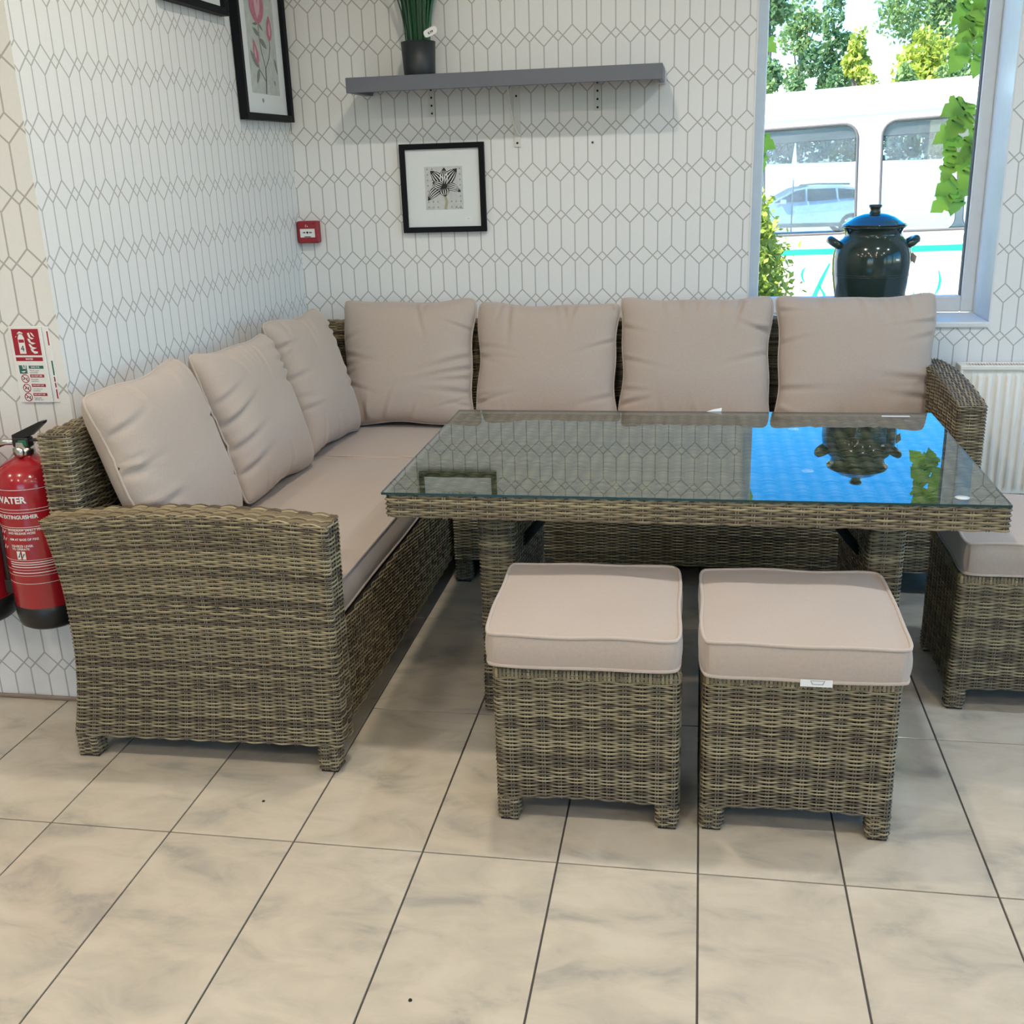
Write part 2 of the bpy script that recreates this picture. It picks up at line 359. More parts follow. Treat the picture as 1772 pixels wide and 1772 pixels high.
# ------------------------------------------------------------------ wicker
DARK = np.array((0.085, 0.062, 0.042)); TAN = np.array((0.41, 0.335, 0.195)); GREY = np.array((0.27, 0.235, 0.165))
def weave_patch(S, L, H, pitch, spacing, closed, seed, amp=0.0036, bulge=0.0020):
    rng = np.random.default_rng(seed)
    nc = max(2, int(round(L / spacing)));  nc += nc % 2 if closed else 0
    nr = max(1, int(round(H / pitch))); p = H / nr; hw = 0.50 * p
    m = nc * 4 + (0 if closed else 1); s = np.arange(m) * (L / (nc * 4))
    r = np.arange(nr)
    h = amp * np.cos(np.pi * (s[None, :] / L * nc + r[:, None]))
    J = np.array((-1.0, 0.0, 1.0)); B = np.array((-0.35, 1.0, -0.35)) * bulge
    ss = np.broadcast_to(s[None, :, None], (nr, m, 3)); vv = np.broadcast_to(np.clip((r[:, None, None] + .5) * p + J * hw, 0, H), (nr, m, 3))
    P, N = S(ss.ravel(), vv.ravel()); off = (h[:, :, None] + B).ravel()
    V1 = P + N * off[:, None]
    # colours: strand tone drifting slowly along its length
    kn = max(3, int(L / 0.22)); base = rng.random((nr, 1)) * .5 + rng.random((nr, kn)) * .5
    tt = np.stack([np.interp(np.linspace(0, kn - 1, m), np.arange(kn), b) for b in base]); tt = np.clip((tt - .22) * 1.75, 0, 1)
    c1 = DARK + (TAN - DARK) * tt[:, :, None]; c1 = np.repeat(c1[:, :, None, :], 3, 2).reshape(-1, 3)
    idx = np.arange(nr * m * 3).reshape(nr, m, 3); nx = np.roll(idx, -1, 1) if closed else idx[:, 1:]; cu = idx if closed else idx[:, :-1]
    Q1 = np.concatenate([np.stack([cu[:, :, j], nx[:, :, j], nx[:, :, j + 1], cu[:, :, j + 1]], -1).reshape(-1, 4) for j in (0, 1)])
    # upright stakes in pairs
    ks = np.arange(nc if closed else nc + 1); s0 = np.repeat(ks * (L / nc), 2); s0 = s0 + np.tile((-0.0028, 0.0028), len(ks))
    if not closed: s0 = np.clip(s0, 0.002, L - 0.002)
    nv = max(2, min(40, nr // 3 + 1)); vs = np.linspace(0, H, nv)
    st = np.broadcast_to((s0[:, None, None] + J * 0.0019), (len(s0), nv, 3)) % L if closed else np.broadcast_to(np.clip(s0[:, None, None] + J * 0.0019, 0, L), (len(s0), nv, 3))
    P, N = S(st.ravel(), np.broadcast_to(vs[None, :, None], st.shape).ravel())
    V2 = P + N * np.broadcast_to(np.array((-.0006, 0.0009, -.0006)), st.shape).ravel()[:, None]
    t2 = np.clip(rng.random(len(s0)) * .7 + .15, 0, 1); c2 = np.repeat((DARK + (GREY * 1.25 - DARK) * t2[:, None])[:, None, :], nv * 3, 1).reshape(-1, 3)
    id2 = np.arange(len(s0) * nv * 3).reshape(len(s0), nv, 3) + len(V1)
    Q2 = np.concatenate([np.stack([id2[:, :-1, j], id2[:, :-1, j + 1], id2[:, 1:, j + 1], id2[:, 1:, j]], -1).reshape(-1, 4) for j in (0, 1)])
    return np.concatenate([V1, V2]), np.concatenate([Q1, Q2]), np.concatenate([c1, c2])
def loop_surface(x0, x1, y0, y1, z0, rad=0.010, seg=4, faces='SENW'):
    C = {'S': (x1, y0), 'E': (x1, y1), 'N': (x0, y1), 'W': (x0, y0)}              # corner at the end of each face
    St = {'S': (x0, y0), 'E': (x1, y0), 'N': (x1, y1), 'W': (x0, y1)}; A0 = {'S': -90, 'E': 0, 'N': 90, 'W': 180}
    pts = []; closed = len(faces) == 4
    if not closed:
        a = R(A0[faces[0]]); pts.append((*St[faces[0]], math.cos(a), math.sin(a)))
    for i, f in enumerate(faces):
        if not closed and i == len(faces) - 1:
            a = R(A0[f]); pts.append((*C[f], math.cos(a), math.sin(a))); break
        cx = C[f][0] - math.copysign(rad, C[f][0] - (x0 + x1) / 2); cy = C[f][1] - math.copysign(rad, C[f][1] - (y0 + y1) / 2)
        for k in range(seg + 1):
            a = R(A0[f] + 90 * k / seg); pts.append((cx + rad * math.cos(a), cy + rad * math.sin(a), math.cos(a), math.sin(a)))
    if closed: pts.append(pts[0])
    A = np.array(pts); d = np.concatenate([[0], np.cumsum(np.hypot(np.diff(A[:, 0]), np.diff(A[:, 1])))])
    def S(s, v):
        s = np.asarray(s) % d[-1] if closed else np.asarray(s); X = [np.interp(s, d, A[:, i]) for i in range(4)]
        return np.stack([X[0], X[1], z0 + v], 1), np.stack([X[2], X[3], 0 * v], 1)
    return S, d[-1], closed
def wicker_geo(x0, x1, y0, y1, z0, z1, pitch=0.0053, spacing=0.0375, deform=None, top=True, seed=0, topdir='x', faces='SENW'):
    S, L, cl = loop_surface(x0, x1, y0, y1, z0, faces=faces); G_ = [weave_patch(S, L, z1 - z0, pitch, spacing, cl, seed)]
    if top:
        e = 0.002
        if topdir == 'x':
            S2 = lambda s, v: (np.stack([x0 + s, y0 + e + v, np.full_like(s, z1)], 1), np.stack([0 * s, 0 * s, np.ones_like(s)], 1)); l2, h2 = x1 - x0, y1 - y0 - 2 * e
        else:
            S2 = lambda s, v: (np.stack([x1 - e - v, y0 + s, np.full_like(s, z1)], 1), np.stack([0 * s, 0 * s, np.ones_like(s)], 1)); l2, h2 = y1 - y0, x1 - x0 - 2 * e
        G_.append(weave_patch(S2, l2, h2, pitch, spacing, False, seed + 1))
    V = []; Q = []; C = []; o = 0
    for v, q, c in G_: V.append(v); Q.append(q + o); C.append(c); o += len(v)
    V = np.concatenate(V); Q = np.concatenate(Q); C = np.concatenate(C)
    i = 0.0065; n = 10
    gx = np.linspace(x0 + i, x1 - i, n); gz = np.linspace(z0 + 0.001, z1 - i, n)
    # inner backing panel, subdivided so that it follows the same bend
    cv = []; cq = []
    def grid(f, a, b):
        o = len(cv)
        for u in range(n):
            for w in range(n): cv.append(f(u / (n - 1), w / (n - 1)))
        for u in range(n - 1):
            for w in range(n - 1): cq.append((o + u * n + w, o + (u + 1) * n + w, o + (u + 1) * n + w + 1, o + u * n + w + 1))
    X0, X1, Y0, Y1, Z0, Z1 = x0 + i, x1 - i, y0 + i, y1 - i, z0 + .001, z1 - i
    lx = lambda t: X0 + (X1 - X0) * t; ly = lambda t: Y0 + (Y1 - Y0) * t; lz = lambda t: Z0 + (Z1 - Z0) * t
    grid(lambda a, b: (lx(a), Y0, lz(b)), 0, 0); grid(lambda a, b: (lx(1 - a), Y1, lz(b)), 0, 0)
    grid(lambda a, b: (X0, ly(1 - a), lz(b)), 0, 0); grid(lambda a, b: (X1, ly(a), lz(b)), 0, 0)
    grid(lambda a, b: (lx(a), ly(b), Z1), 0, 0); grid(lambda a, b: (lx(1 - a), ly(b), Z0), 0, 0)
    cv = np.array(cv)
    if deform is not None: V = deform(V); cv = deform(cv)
    return V, Q, C, cv, np.array(cq)
def wicker_part(name, parent, *box, label=None, **kw):
    V, Q, C, cv, cq = wicker_geo(*box, **kw); o = np.array(sub_origin(parent))
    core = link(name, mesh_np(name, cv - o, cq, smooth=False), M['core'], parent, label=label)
    link('wicker_weave', mesh_np('wicker_weave', V - o, Q, C), M['wick'], core, kind='stuff')
    return core
_sd = [100]
def seed(): _sd[0] += 7; return _sd[0]

# ------------------------------------------------------------------ cushions
def pillow_geo(W, H, T, sd, n=92, pinch=0.022, folds=()):
    rng = np.random.default_rng(sd)
    a = np.sin(np.linspace(-1, 1, n) * np.pi / 2); s, t = np.meshgrid(a, a, indexing='ij')
    ph = rng.random(4) * 6.28
    X = s * (W / 2) - np.sign(s) * np.abs(s) ** 3 * pinch * (1 - t * t) - np.sign(s) * 0.016 * np.abs(s * t) ** 9
    Y = t * (H / 2) - np.sign(t) * np.abs(t) ** 3 * pinch * (1 - s * s) - np.sign(t) * 0.016 * np.abs(s * t) ** 9
    X += 0.0035 * np.abs(s) ** 4 * np.sin(7 * t + ph[0]); Y += 0.0035 * np.abs(t) ** 4 * np.sin(6 * s + ph[1])
    prof = np.clip(1 - np.abs(s) ** 5, 0, 1) ** .5 * np.clip(1 - np.abs(t) ** 5, 0, 1) ** .5 * (.80 + .20 * (1 - s * s) * (1 - t * t)); kc = np.abs(s * t) ** 5; prof = prof * (1 - .25 * kc)
    Z = T / 2 * prof * (1 + 0.05 * np.sin(3 * s + ph[2]) * np.sin(2.5 * t + ph[3]))
    cr = []
    for k in range(14):
        e = rng.integers(4); u = rng.uniform(-.75, .75); cr.append((e, u, rng.uniform(.05, .11), rng.uniform(.006, .011), rng.uniform(.003, .006), rng.uniform(-.5, .5)))
    for f in folds: cr.append(f)
    D = np.zeros_like(Z)
    for e, u, ln, wd, am, sl in cr:
        if e == 0: al, ac = W / 2 - X, Y - u * H / 2
        elif e == 1: al, ac = H / 2 - Y, X - u * W / 2
        elif e == 2: al, ac = X + W / 2, Y - u * H / 2
        else: al, ac = Y + H / 2, X - u * W / 2
        ac = ac - sl * al; w = np.exp(-(ac / wd) ** 2) - .55 * np.exp(-((ac - 1.7 * wd) / wd) ** 2)
        D -= 2.4 * am * w * np.exp(-(al / ln) ** 2) * np.clip(al / .030, 0, 1)
    Zf = np.maximum(Z + D, .35 * Z); Zb = -Z * 0.92
    Vf = np.stack([X, Y, Zf], -1).reshape(-1, 3); Vb = np.stack([X, Y, Zb], -1).reshape(-1, 3)
    id_ = np.arange(n * n).reshape(n, n)
    q = np.stack([id_[:-1, :-1], id_[1:, :-1], id_[1:, 1:], id_[:-1, 1:]], -1).reshape(-1, 4)
    Q = np.concatenate([q, q[:, ::-1] + n * n])
    ring = [id_[i, 0] for i in range(n)] + [id_[n - 1, j] for j in range(1, n)] + [id_[i, n - 1] for i in range(n - 2, -1, -1)] + [id_[0, j] for j in range(n - 2, 0, -1)]
    return np.concatenate([Vf, Vb]), Q, Vf[ring[::2]]
def pillow(label, center, right, up, W, H, T, sd, folds=(), rot=0.0, group='loose back cushions on the sofa'):
    r = Vector(right).normalized(); u = Vector(up).normalized(); nrm = r.cross(u)
    Mx = Matrix(((r.x, u.x, nrm.x), (r.y, u.y, nrm.y), (r.z, u.z, nrm.z))) @ Matrix.Rotation(rot, 3, 'Z'); A = np.array(Mx)
    V, Q, ring = pillow_geo(W, H, T, sd, folds=folds)
    V = V @ A.T; ring = ring @ A.T
    zmin = V[:, 2].min(); c = np.array(center)
    t = thing('back_cushion', label, 'cushion', tuple(c), group=group)
    link('cushion_body', mesh_np('cushion_body', V, Q), M['cush'], t)
    MB().tube([tuple(p) for p in ring], 0.0042, 6, closed=True).build('piping', M['pipe'], t, origin=(0, 0, 0))
    return t
def slab_geo(W, D, H, sd, n=44, crown=0.012, rc=0.018, wob=0.0018):
    rng = np.random.default_rng(sd); ph = rng.random(6) * 6.28
    a = np.sin(np.linspace(-1, 1, n) * np.pi / 2 * .94) / math.sin(np.pi / 2 * .94); s, t = np.meshgrid(a, a, indexing='ij')
    X = s * W / 2 - np.sign(s) * rc * .5 * np.abs(s * t) ** 10 + wob * np.abs(s) ** 3 * np.sin(5 * t + ph[0])
    Y = t * D / 2 - np.sign(t) * rc * .5 * np.abs(s * t) ** 10 + wob * np.abs(t) ** 3 * np.sin(5 * s + ph[1])
    Z = H / 2 + crown * (1 - s ** 4) * (1 - t ** 4) + .0025 * np.sin(4 * s + ph[2]) * np.sin(4 * t + ph[3]) * (1 - s ** 4) * (1 - t ** 4) + .003 * np.sin(6 * s + 5 * t + ph[4]) * (np.abs(s) ** 6 + np.abs(t) ** 6) * .5
    Vt = np.stack([X, Y, Z], -1).reshape(-1, 3); id_ = np.arange(n * n).reshape(n, n)
    q = np.stack([id_[:-1, :-1], id_[1:, :-1], id_[1:, 1:], id_[:-1, 1:]], -1).reshape(-1, 4)
    ring = np.array([id_[i, 0] for i in range(n)] + [id_[n - 1, j] for j in range(1, n)] + [id_[i, n - 1] for i in range(n - 2, -1, -1)] + [id_[0, j] for j in range(n - 2, 0, -1)])
    Vb = Vt.copy(); Vb[:, 2] = -H / 2 + (Vt[:, 2] - H / 2) * -.15
    rows = [Vt[ring]]; k = len(ring); cen = np.array((0, 0, 0.))
    dirs = Vt[ring].copy(); dirs[:, 2] = 0; dirs = np.where(np.abs(dirs) / np.array((W / 2, D / 2, 1)) > .97, np.sign(dirs), 0); dirs[:, 2] = 0
    rows = []
    for j in range(6):
        f = j / 5; rows.append(Vt[ring] * (1 - f) + Vb[ring] * f + dirs * .006 * math.sin(math.pi * f))
    V = np.concatenate([Vt, Vb] + rows); N2 = n * n
    ids = [2 * N2 + np.arange(k) + (j * k) for j in range(6)]
    Qs = [q, q[:, ::-1] + N2]
    for j in range(5): A_, B_ = ids[j], ids[j + 1]; Qs.append(np.stack([A_, np.roll(A_, -1), np.roll(B_, -1), B_], -1)[:, ::-1])
    return V, np.concatenate(Qs), Vt[ring][::2], Vb[ring][::2]
def slab_cushion(name, label, center, W, D, H, rz=0.0, sd=1, crown=0.012, group=None):
    t = thing(name, label, 'cushion', (center[0], center[1], center[2]), rz, group)
    V, Q, r1, r2 = slab_geo(W, D, H, sd, crown=crown); up = np.array((0, 0, H / 2 + .004))
    link('cushion_body', mesh_np('cushion_body', V + up, Q), M['cush'], t)
    for rr in (r1, r2): MB().tube([tuple(p + up) for p in rr], 0.0045, 6, closed=True).build('piping', M['pipe'], t, origin=(0, 0, 0))
    return t

# ------------------------------------------------------------------ the room
XL, YB, YF = -0.142, 2.35, 0.57        # left wall face, back wall face, face of the wall beside the alcove
XE, YE, XW = 6.0, -6.0, -3.0           # right, rear and far-left extents
WX0, WX1, WZ0, WZ1 = 1.66, 2.553, 0.81, 2.30
def struct(name, mb, mat, label=None, cat=None):
    o = mb.build(name, mat); o['kind'] = 'structure'
    return tag(o, label, cat)
wb = MB()
wb.box(XL - .2, WX0, YB, YB + .32, -.02, CEIL); wb.box(WX1, XE, YB, YB + .32, -.02, CEIL)
wb.box(WX0, WX1, YB, YB + .32, -.02, WZ0 - .022); wb.box(WX0, WX1, YB, YB + .32, WZ1, CEIL)
struct('wall_back', wb, M['wp'], 'back wall with grey trellis wallpaper around the window', 'wall')
struct('wall_left', MB().box(XL - .2, XL, YF + .2, YB, -.02, CEIL), M['wp'], 'left alcove wall with trellis wallpaper behind the sofa', 'wall')
struct('wall_front_left', MB().box(XW, XL, YF, YF + .2, -.02, CEIL), M['wp'], 'short wall with fire extinguishers beside the alcove corner', 'wall')
struct('wall_far_left', MB().box(XW - .2, XW, YE, YF + .2, -.02, CEIL), M['plaster'], 'plain far left wall of the shop, out of view', 'wall')
RW = [(-1.0, 1.6)]; wq = MB(); wq.box(XW - .2, XE + .3, YE - .2, YE, -.02, .4); wq.box(XW - .2, XE + .3, YE - .2, YE, 2.5, CEIL); _x = XW - .2  # unseen rear window, added to light the back wall from the front
for a, b in RW: wq.box(_x, a, YE - .2, YE, .4, 2.5); _x = b
wq.box(_x, XE + .3, YE - .2, YE, .4, 2.5)
struct('wall_rear', wq, M['plaster'], 'rear shop wall behind the viewer, with a window added for daylight', 'wall')
for i, (a, b) in enumerate(RW):
    w = thing('window_%d' % (i + 5), 'window %s behind the viewer, added for daylight on the back wall' % ('in the middle',)[i], 'window', ((a + b) / 2, YE - .1, .4)); w['kind'] = 'structure'
    for q in ((a, a + .06, .4, 2.5), (b - .06, b, .4, 2.5), (a + .06, b - .06, .4, .46), (a + .06, b - .06, 2.44, 2.5)): MB().box(q[0], q[1], YE - .13, YE - .07, q[2], q[3]).build('window_frame', M['upvc'], w)
    MB().box(a + .06, b - .06, YE - .102, YE - .098, .46, 2.44).build('pane', M['wglass'], w)
    pl = bpy.data.lights.new('daylight_portal', 'AREA'); pl.shape = 'RECTANGLE'; pl.size = b - a; pl.size_y = 2.1; pl.cycles.is_portal = True
    po = bpy.data.objects.new('daylight_portal', pl); COL.objects.link(po); po.location = ((a + b) / 2, YE - .06, 1.45); po.rotation_euler = (R(90), 0, 0)
wr = MB(); SW = [(-5.6, -3.2), (-3.0, -.6), (-.4, 2.0)]
wr.box(XE, XE + .3, YE, YB + .32, -.02, .2); wr.box(XE, XE + .3, YE, YB + .32, 2.6, CEIL)
_y = YE
for a, b in SW: wr.box(XE, XE + .3, _y, a, .2, 2.6); _y = b
wr.box(XE, XE + .3, _y, YB + .32, .2, 2.6)
struct('wall_right', wr, M['plaster'], 'plain right wall of the shop with display windows', 'wall')
for i, (a, b) in enumerate(SW):
    w = thing('window_%d' % (i + 2), 'shop display window %s in the right wall' % ('nearest the back wall', 'in the middle', 'nearest the rear wall')[2 - i], 'window', (XE + .15, (a + b) / 2, .2)); w['kind'] = 'structure'
    for q in ((a, a + .06, .2, 2.6), (b - .06, b, .2, 2.6), (a + .06, b - .06, .2, .26), (a + .06, b - .06, 2.54, 2.6)):
        MB().box(XE + .12, XE + .18, q[0], q[1], q[2], q[3]).build('window_frame', M['upvc'], w)
    MB().box(XE + .148, XE + .152, a + .06, b - .06, .26, 2.54).build('pane', M['wglass'], w)
    pl = bpy.data.lights.new('daylight_portal', 'AREA'); pl.shape = 'RECTANGLE'; pl.size = 2.4; pl.size_y = b - a; pl.cycles.is_portal = True
    po = bpy.data.objects.new('daylight_portal', pl); COL.objects.link(po); po.location = (XE + .1, (a + b) / 2, 1.4); po.rotation_euler = (0, R(90), 0)
pl = bpy.data.lights.new('daylight_portal', 'AREA'); pl.shape = 'RECTANGLE'; pl.size = WX1 - WX0; pl.size_y = WZ1 - WZ0; pl.cycles.is_portal = True
po = bpy.data.objects.new('daylight_portal', pl); COL.objects.link(po); po.location = ((WX0 + WX1) / 2, YB + .34, (WZ0 + WZ1) / 2); po.rotation_euler = (R(-90), 0, 0)
struct('ceiling', MB().box(XW - .2, XE + .3, YE - .2, YB + .32, CEIL, CEIL + .25), M['ceiling'], 'flat white shop ceiling with round downlights', 'ceiling')

# floor: grout bed with separate tiles standing proud of it
TX, TY, GR = 0.300, 0.6197, 0.0042
fl = struct('floor', MB().box(XW - .1, XE + .1, YE - .1, YB + .1, -.06, -.0035), M['grout'], 'beige marbled tile floor with dark grout lines', 'floor')
def tile_mesh(w, d):
    b = .0008; m = MB()
    m.add([(0, 0, -.005), (w, 0, -.005), (w, d, -.005), (0, d, -.005), (0, 0, -b), (w, 0, -b), (w, d, -b), (0, d, -b), (b, b, 0), (w - b, b, 0), (w - b, d - b, 0), (b, d - b, 0)],
          [(0, 1, 5, 4), (1, 2, 6, 5), (2, 3, 7, 6), (3, 0, 4, 7), (4, 5, 9, 8), (5, 6, 10, 9), (6, 7, 11, 10), (7, 4, 8, 11), (8, 9, 10, 11)])
    return m
_tm = {}; far = MB()
def rects(x0, x1, y0, y1):
    """the part of a tile that lies inside the room"""
    out = []
    for a, b, c, d in ((XL, XE, YF, YB), (XW, XE, YE, YF)):
        u0, u1, v0, v1 = max(x0, a), min(x1, b), max(y0, c), min(y1, d)
        if u1 - u0 > .012 and v1 - v0 > .012: out.append((u0, u1, v0, v1))
    if len(out) == 2 and abs(out[0][0] - out[1][0]) < 1e-6 and abs(out[0][1] - out[1][1]) < 1e-6: out = [(out[0][0], out[0][1], out[1][2], out[0][3])]
    elif len(out) == 2: out = [out[1], out[0]]
    return out
for i in range(-10, 20):
    for j in range(-10, 4):
        x0, y0 = i * TX + GR / 2, j * TY + GR / 2
        for (a, b, c, d) in rects(x0, x0 + TX - GR, y0, y0 + TY - GR):
            near = -7 <= i <= 12 and j >= -2
            if near:
                key = (round(b - a, 4), round(d - c, 4))
                if key not in _tm:
                    o = tile_mesh(b - a, d - c).build('tile', M['tile'], fl, origin=(0, 0, 0)); _tm[key] = o
                else:
                    o = _tm[key].copy(); COL.objects.link(o); o.parent = fl
                o.location = (a, c, 0)
            else:
                t = tile_mesh(b - a, d - c); far.add([(v[0] + a, v[1] + c, v[2]) for v in t.v], t.f)
far.build('tile_field', M['tile'], fl, origin=(0, 0, 0), kind='stuff')
struct('baseboard_front_left', MB().box(XW, XL + .004, YF - .010, YF, 0, .012, .003), M['skirt'], 'thin brown floor trim below the extinguishers', 'baseboard')
struct('baseboard_left', MB().box(XL, XL + .010, YF, YB, 0, .012, .003), M['skirt'], 'thin brown floor trim along the left alcove wall', 'baseboard')
struct('baseboard_back', MB().box(XL + .010, XE, YB - .010, YB, 0, .012, .003), M['skirt'], 'thin brown floor trim along the back wall', 'baseboard')

# the window in the back wall
FY0, FY1 = YB + .26, YB + .31
w1 = thing('window_1', 'white framed window in the back wall with a deep sill', 'window', ((WX0 + WX1) / 2, YB + .28, WZ0)); w1['kind'] = 'structure'
for q in ((WX0, WX0 + .052, WZ0, WZ1), (WX1 - .048, WX1, WZ0, WZ1), (WX0 + .052, WX1 - .048, WZ0, WZ0 + .064), (WX0 + .052, WX1 - .048, WZ1 - .06, WZ1)):
    MB().box(q[0], q[1], FY0, FY1, q[2], q[3], .006, 2).build('window_frame', M['upvc'], w1)
    
g_ = .010
for q in ((WX1 - .048 - .004, WX1 - .048, WZ0 + .064, WZ1 - .06),):
    MB().box(q[0], q[1], FY0 + .014, FY1 - .004, q[2], q[3]).build('glazing_bead', M['rubber'], w1)
MB().box(WX0 + .052, WX1 - .048, FY0 + .024, FY0 + .030, WZ0 + .064, WZ1 - .06).build('pane', M['wglass'], w1)
MB().box(WX0, WX1, YB - .012, FY0, WZ0 - .022, WZ0, .005, 2).build('sill', M['upvc'], w1)
MB().box(WX1 - .002, WX1 + .004, YB - .002, FY0, WZ0, WZ1).build('reveal_lining', M['upvc'], w1)
MB().box(WX0 - .004, WX0 + .002, YB - .002, FY0, WZ0, WZ1).build('reveal_lining', M['upvc'], w1)
MB().box(WX0, WX1, YB - .002, FY0, WZ1 - .004, WZ1 + .002).build('reveal_lining', M['upvc'], w1)

# ceiling downlights
def downlight(x, y, col, watts, label):
    t = thing('ceiling_downlight', label, 'ceiling light', (x, y, CEIL - .012), group='round ceiling downlights')
    MB().lathe([(.075, CEIL), (.078, CEIL - .006), (.072, CEIL - .010), (.062, CEIL - .006), (.060, CEIL)], (x, y, 0), 24).build('bezel', M['upvc'], t)
    ld = bpy.data.lights.new('lamp', 'AREA'); ld.shape = 'DISK'; ld.size = .116; ld.energy = watts; ld.color = col; ld.spread = R(180)
    lo = bpy.data.objects.new('lamp', ld); COL.objects.link(lo); lo.parent = t; lo.location = (0, 0, .006)
    return t
WARM, COOL = (1.0, 0.90, 0.74), (0.70, 0.85, 1.0)
for (x, y, c, k) in ((1.0, .6, WARM, 1.5), (2.5, .6, COOL, 1.5), (4.0, .6, COOL, 1.0), (-.5, -1.0, WARM, 1.0), (1.0, -1.0, WARM, 1.0), (2.5, -1.0, WARM, 1.0), (4.0, -1.0, COOL, 1.0),
                     (-.5, -2.6, WARM, 1.0), (1.0, -2.6, WARM, 1.0), (2.5, -2.6, WARM, 1.0), (4.0, -2.6, WARM, 1.0), (1.0, -4.2, WARM, 1.0), (2.5, -4.2, WARM, 1.0), (-2.0, -1.0, WARM, 1.2), (-2.0, -2.6, WARM, 1.0)):  # the two leftmost lamps are added to brighten the extinguisher wall
    downlight(x, y, c, LAMP_W * k, 'small round ceiling downlight above the shop floor, out of view')

# ------------------------------------------------------------------ corner sofa, two sections
def leg(parent, x0, x1, y0, y1, h):
    l = wicker_part('leg', parent, x0, x1, y0, y1, .006, h, pitch=.0053, spacing=.0235, top=False, seed=seed())
    MB().box(x0 + .003, x1 - .003, y0 + .003, y1 - .003, 0, .0075).build('foot_glide', M['black'], l, origin=sub_origin(parent))
    return l
sl = thing('wicker_sofa', 'woven rattan corner sofa section with tall flared arm nearest the viewer', 'sofa', (.25, 1.3, 0), group='wicker corner sofa sections')
def arm_def(V):
    V = V.copy(); f = 1 - (V[:, 0] + .10) / .73
    V[:, 0] += .040 * np.clip(1 - ((V[:, 2] - .37) / .30) ** 2, 0, 1) * np.clip(f, 0, 1)
    V[:, 0] += .010 * np.clip(1 - f, 0, 1) * np.clip((V[:, 2] - .1) / .55, 0, 1)
    V[:, 2] += (.022 * (1 - ((V[:, 0] - .30) / .37) ** 2)) * np.clip((V[:, 2] - .3) / .35, 0, 1)
    V[:, 2] += .012 * np.clip((V[:, 0] - .0) / .6, 0, 1) * np.clip((.2 - V[:, 2]) / .14, 0, 1) 
    return V
wicker_part('arm', sl, -.10, .628, .283, .375, .064, .648, deform=arm_def, seed=seed())
def lean(axis, sgn, z0=.3, k=.10):
    def d(V):
        V = V.copy(); V[:, axis] += sgn * k * np.clip(V[:, 2] - z0, 0, 1); return V
    return d
wicker_part('backrest', sl, -.126, -.045, .384, 2.318, .064, .838, topdir='y', seed=seed(), faces='SE')
wicker_part('corner_backrest', sl, -.038, .618, 2.232, 2.318, .300, .838, seed=seed(), faces='S')
wicker_part('seat_base', sl, -.038, .608, .384, 2.225, .075, .352, seed=seed(), top=False, faces='E')
leg(sl, -.100, -.040, .286, .335, .068); leg(sl, .563, .612, .286, .335, .078)
leg(sl, -.122, -.070, 2.26, 2.312, .068); leg(sl, .560, .606, 2.262, 2.314, .068)
sb = thing('wicker_sofa', 'woven rattan sofa section along the back wall behind the glass table', 'sofa', (1.5, 1.95, 0), group='wicker corner sofa sections')
wicker_part('seat_base', sb, .628, 2.282, 1.572, 2.225, .085, .352, seed=seed(), top=False, faces='SE')
wicker_part('backrest', sb, .628, 2.282, 2.232, 2.318, .300, .838, seed=seed(), faces='S')
def arm2(V):
    V = V.copy(); V[:, 2] += (.030 * (1 - ((V[:, 1] - 1.98) / .42) ** 2)) * np.clip((V[:, 2] - .3) / .35, 0, 1); return V
wicker_part('arm', sb, 2.290, 2.378, 1.556, 2.318, .064, .662, topdir='y', deform=arm2, seed=seed())
leg(sb, .632, .686, 1.566, 1.615, .088); leg(sb, 2.318, 2.372, 1.560, 1.610, .068)
leg(sb, .632, .686, 2.262, 2.314, .068); leg(sb, 2.318, 2.372, 2.262, 2.314, .068)

# seat cushions
SZ = .353
slab_cushion('seat_cushion', 'long taupe seat cushion on the sofa section behind the near arm', (.283, 1.008, SZ), .618, 1.236, .085, sd=11, group='sofa seat cushions')
slab_cushion('seat_cushion', 'square taupe seat cushion in the inner corner of the sofa', (.292, 1.930, SZ), .625, .572, .085, sd=12, group='sofa seat cushions')
slab_cushion('seat_cushion', 'taupe seat cushion behind the table, next to the corner cushion', (1.035, 1.895, SZ), .80, .64, .085, sd=13, group='sofa seat cushions')
slab_cushion('seat_cushion', 'taupe seat cushion behind the table, beside the far arm', (1.862, 1.895, SZ), .80, .64, .085, sd=14, group='sofa seat cushions')
# back cushions: three along the left wall, four along the back wall
TL = R(17)
def left_c(label, yc, W, H, T, sd, rot=0.0, turn=0.0, xb=.135, folds=()):
    up = Vector((-math.sin(TL), 0, math.cos(TL))); rt = Vector((0, 1, 0))
    q = Matrix.Rotation(turn, 3, 'Z'); up = q @ up; rt = q @ rt
    return pillow(label, (xb - math.sin(TL) * H / 2, yc, 0.4565 + math.cos(TL) * H / 2), rt, up, W, H, T, sd, folds, rot)
def rear_c(label, xc, W, H, T, sd, rot=0.0, yb=2.035, folds=(), tilt=17):
    tl = R(tilt); up = Vector((0, math.sin(tl), math.cos(tl)))
    return pillow(label, (xc, yb + math.sin(tl) * H / 2, 0.4565 + math.cos(tl) * H / 2), (1, 0, 0), up, W, H, T, sd, folds, rot)
left_c('taupe back cushion nearest the near wicker arm, against the left wall', .672, .53, .505, .170, 21, rot=R(0.5), folds=((2, .5, .10, .010, .004, .2), (2, .1, .10, .010, .004, .1), (2, -.3, .12, .010, .004, .0)))
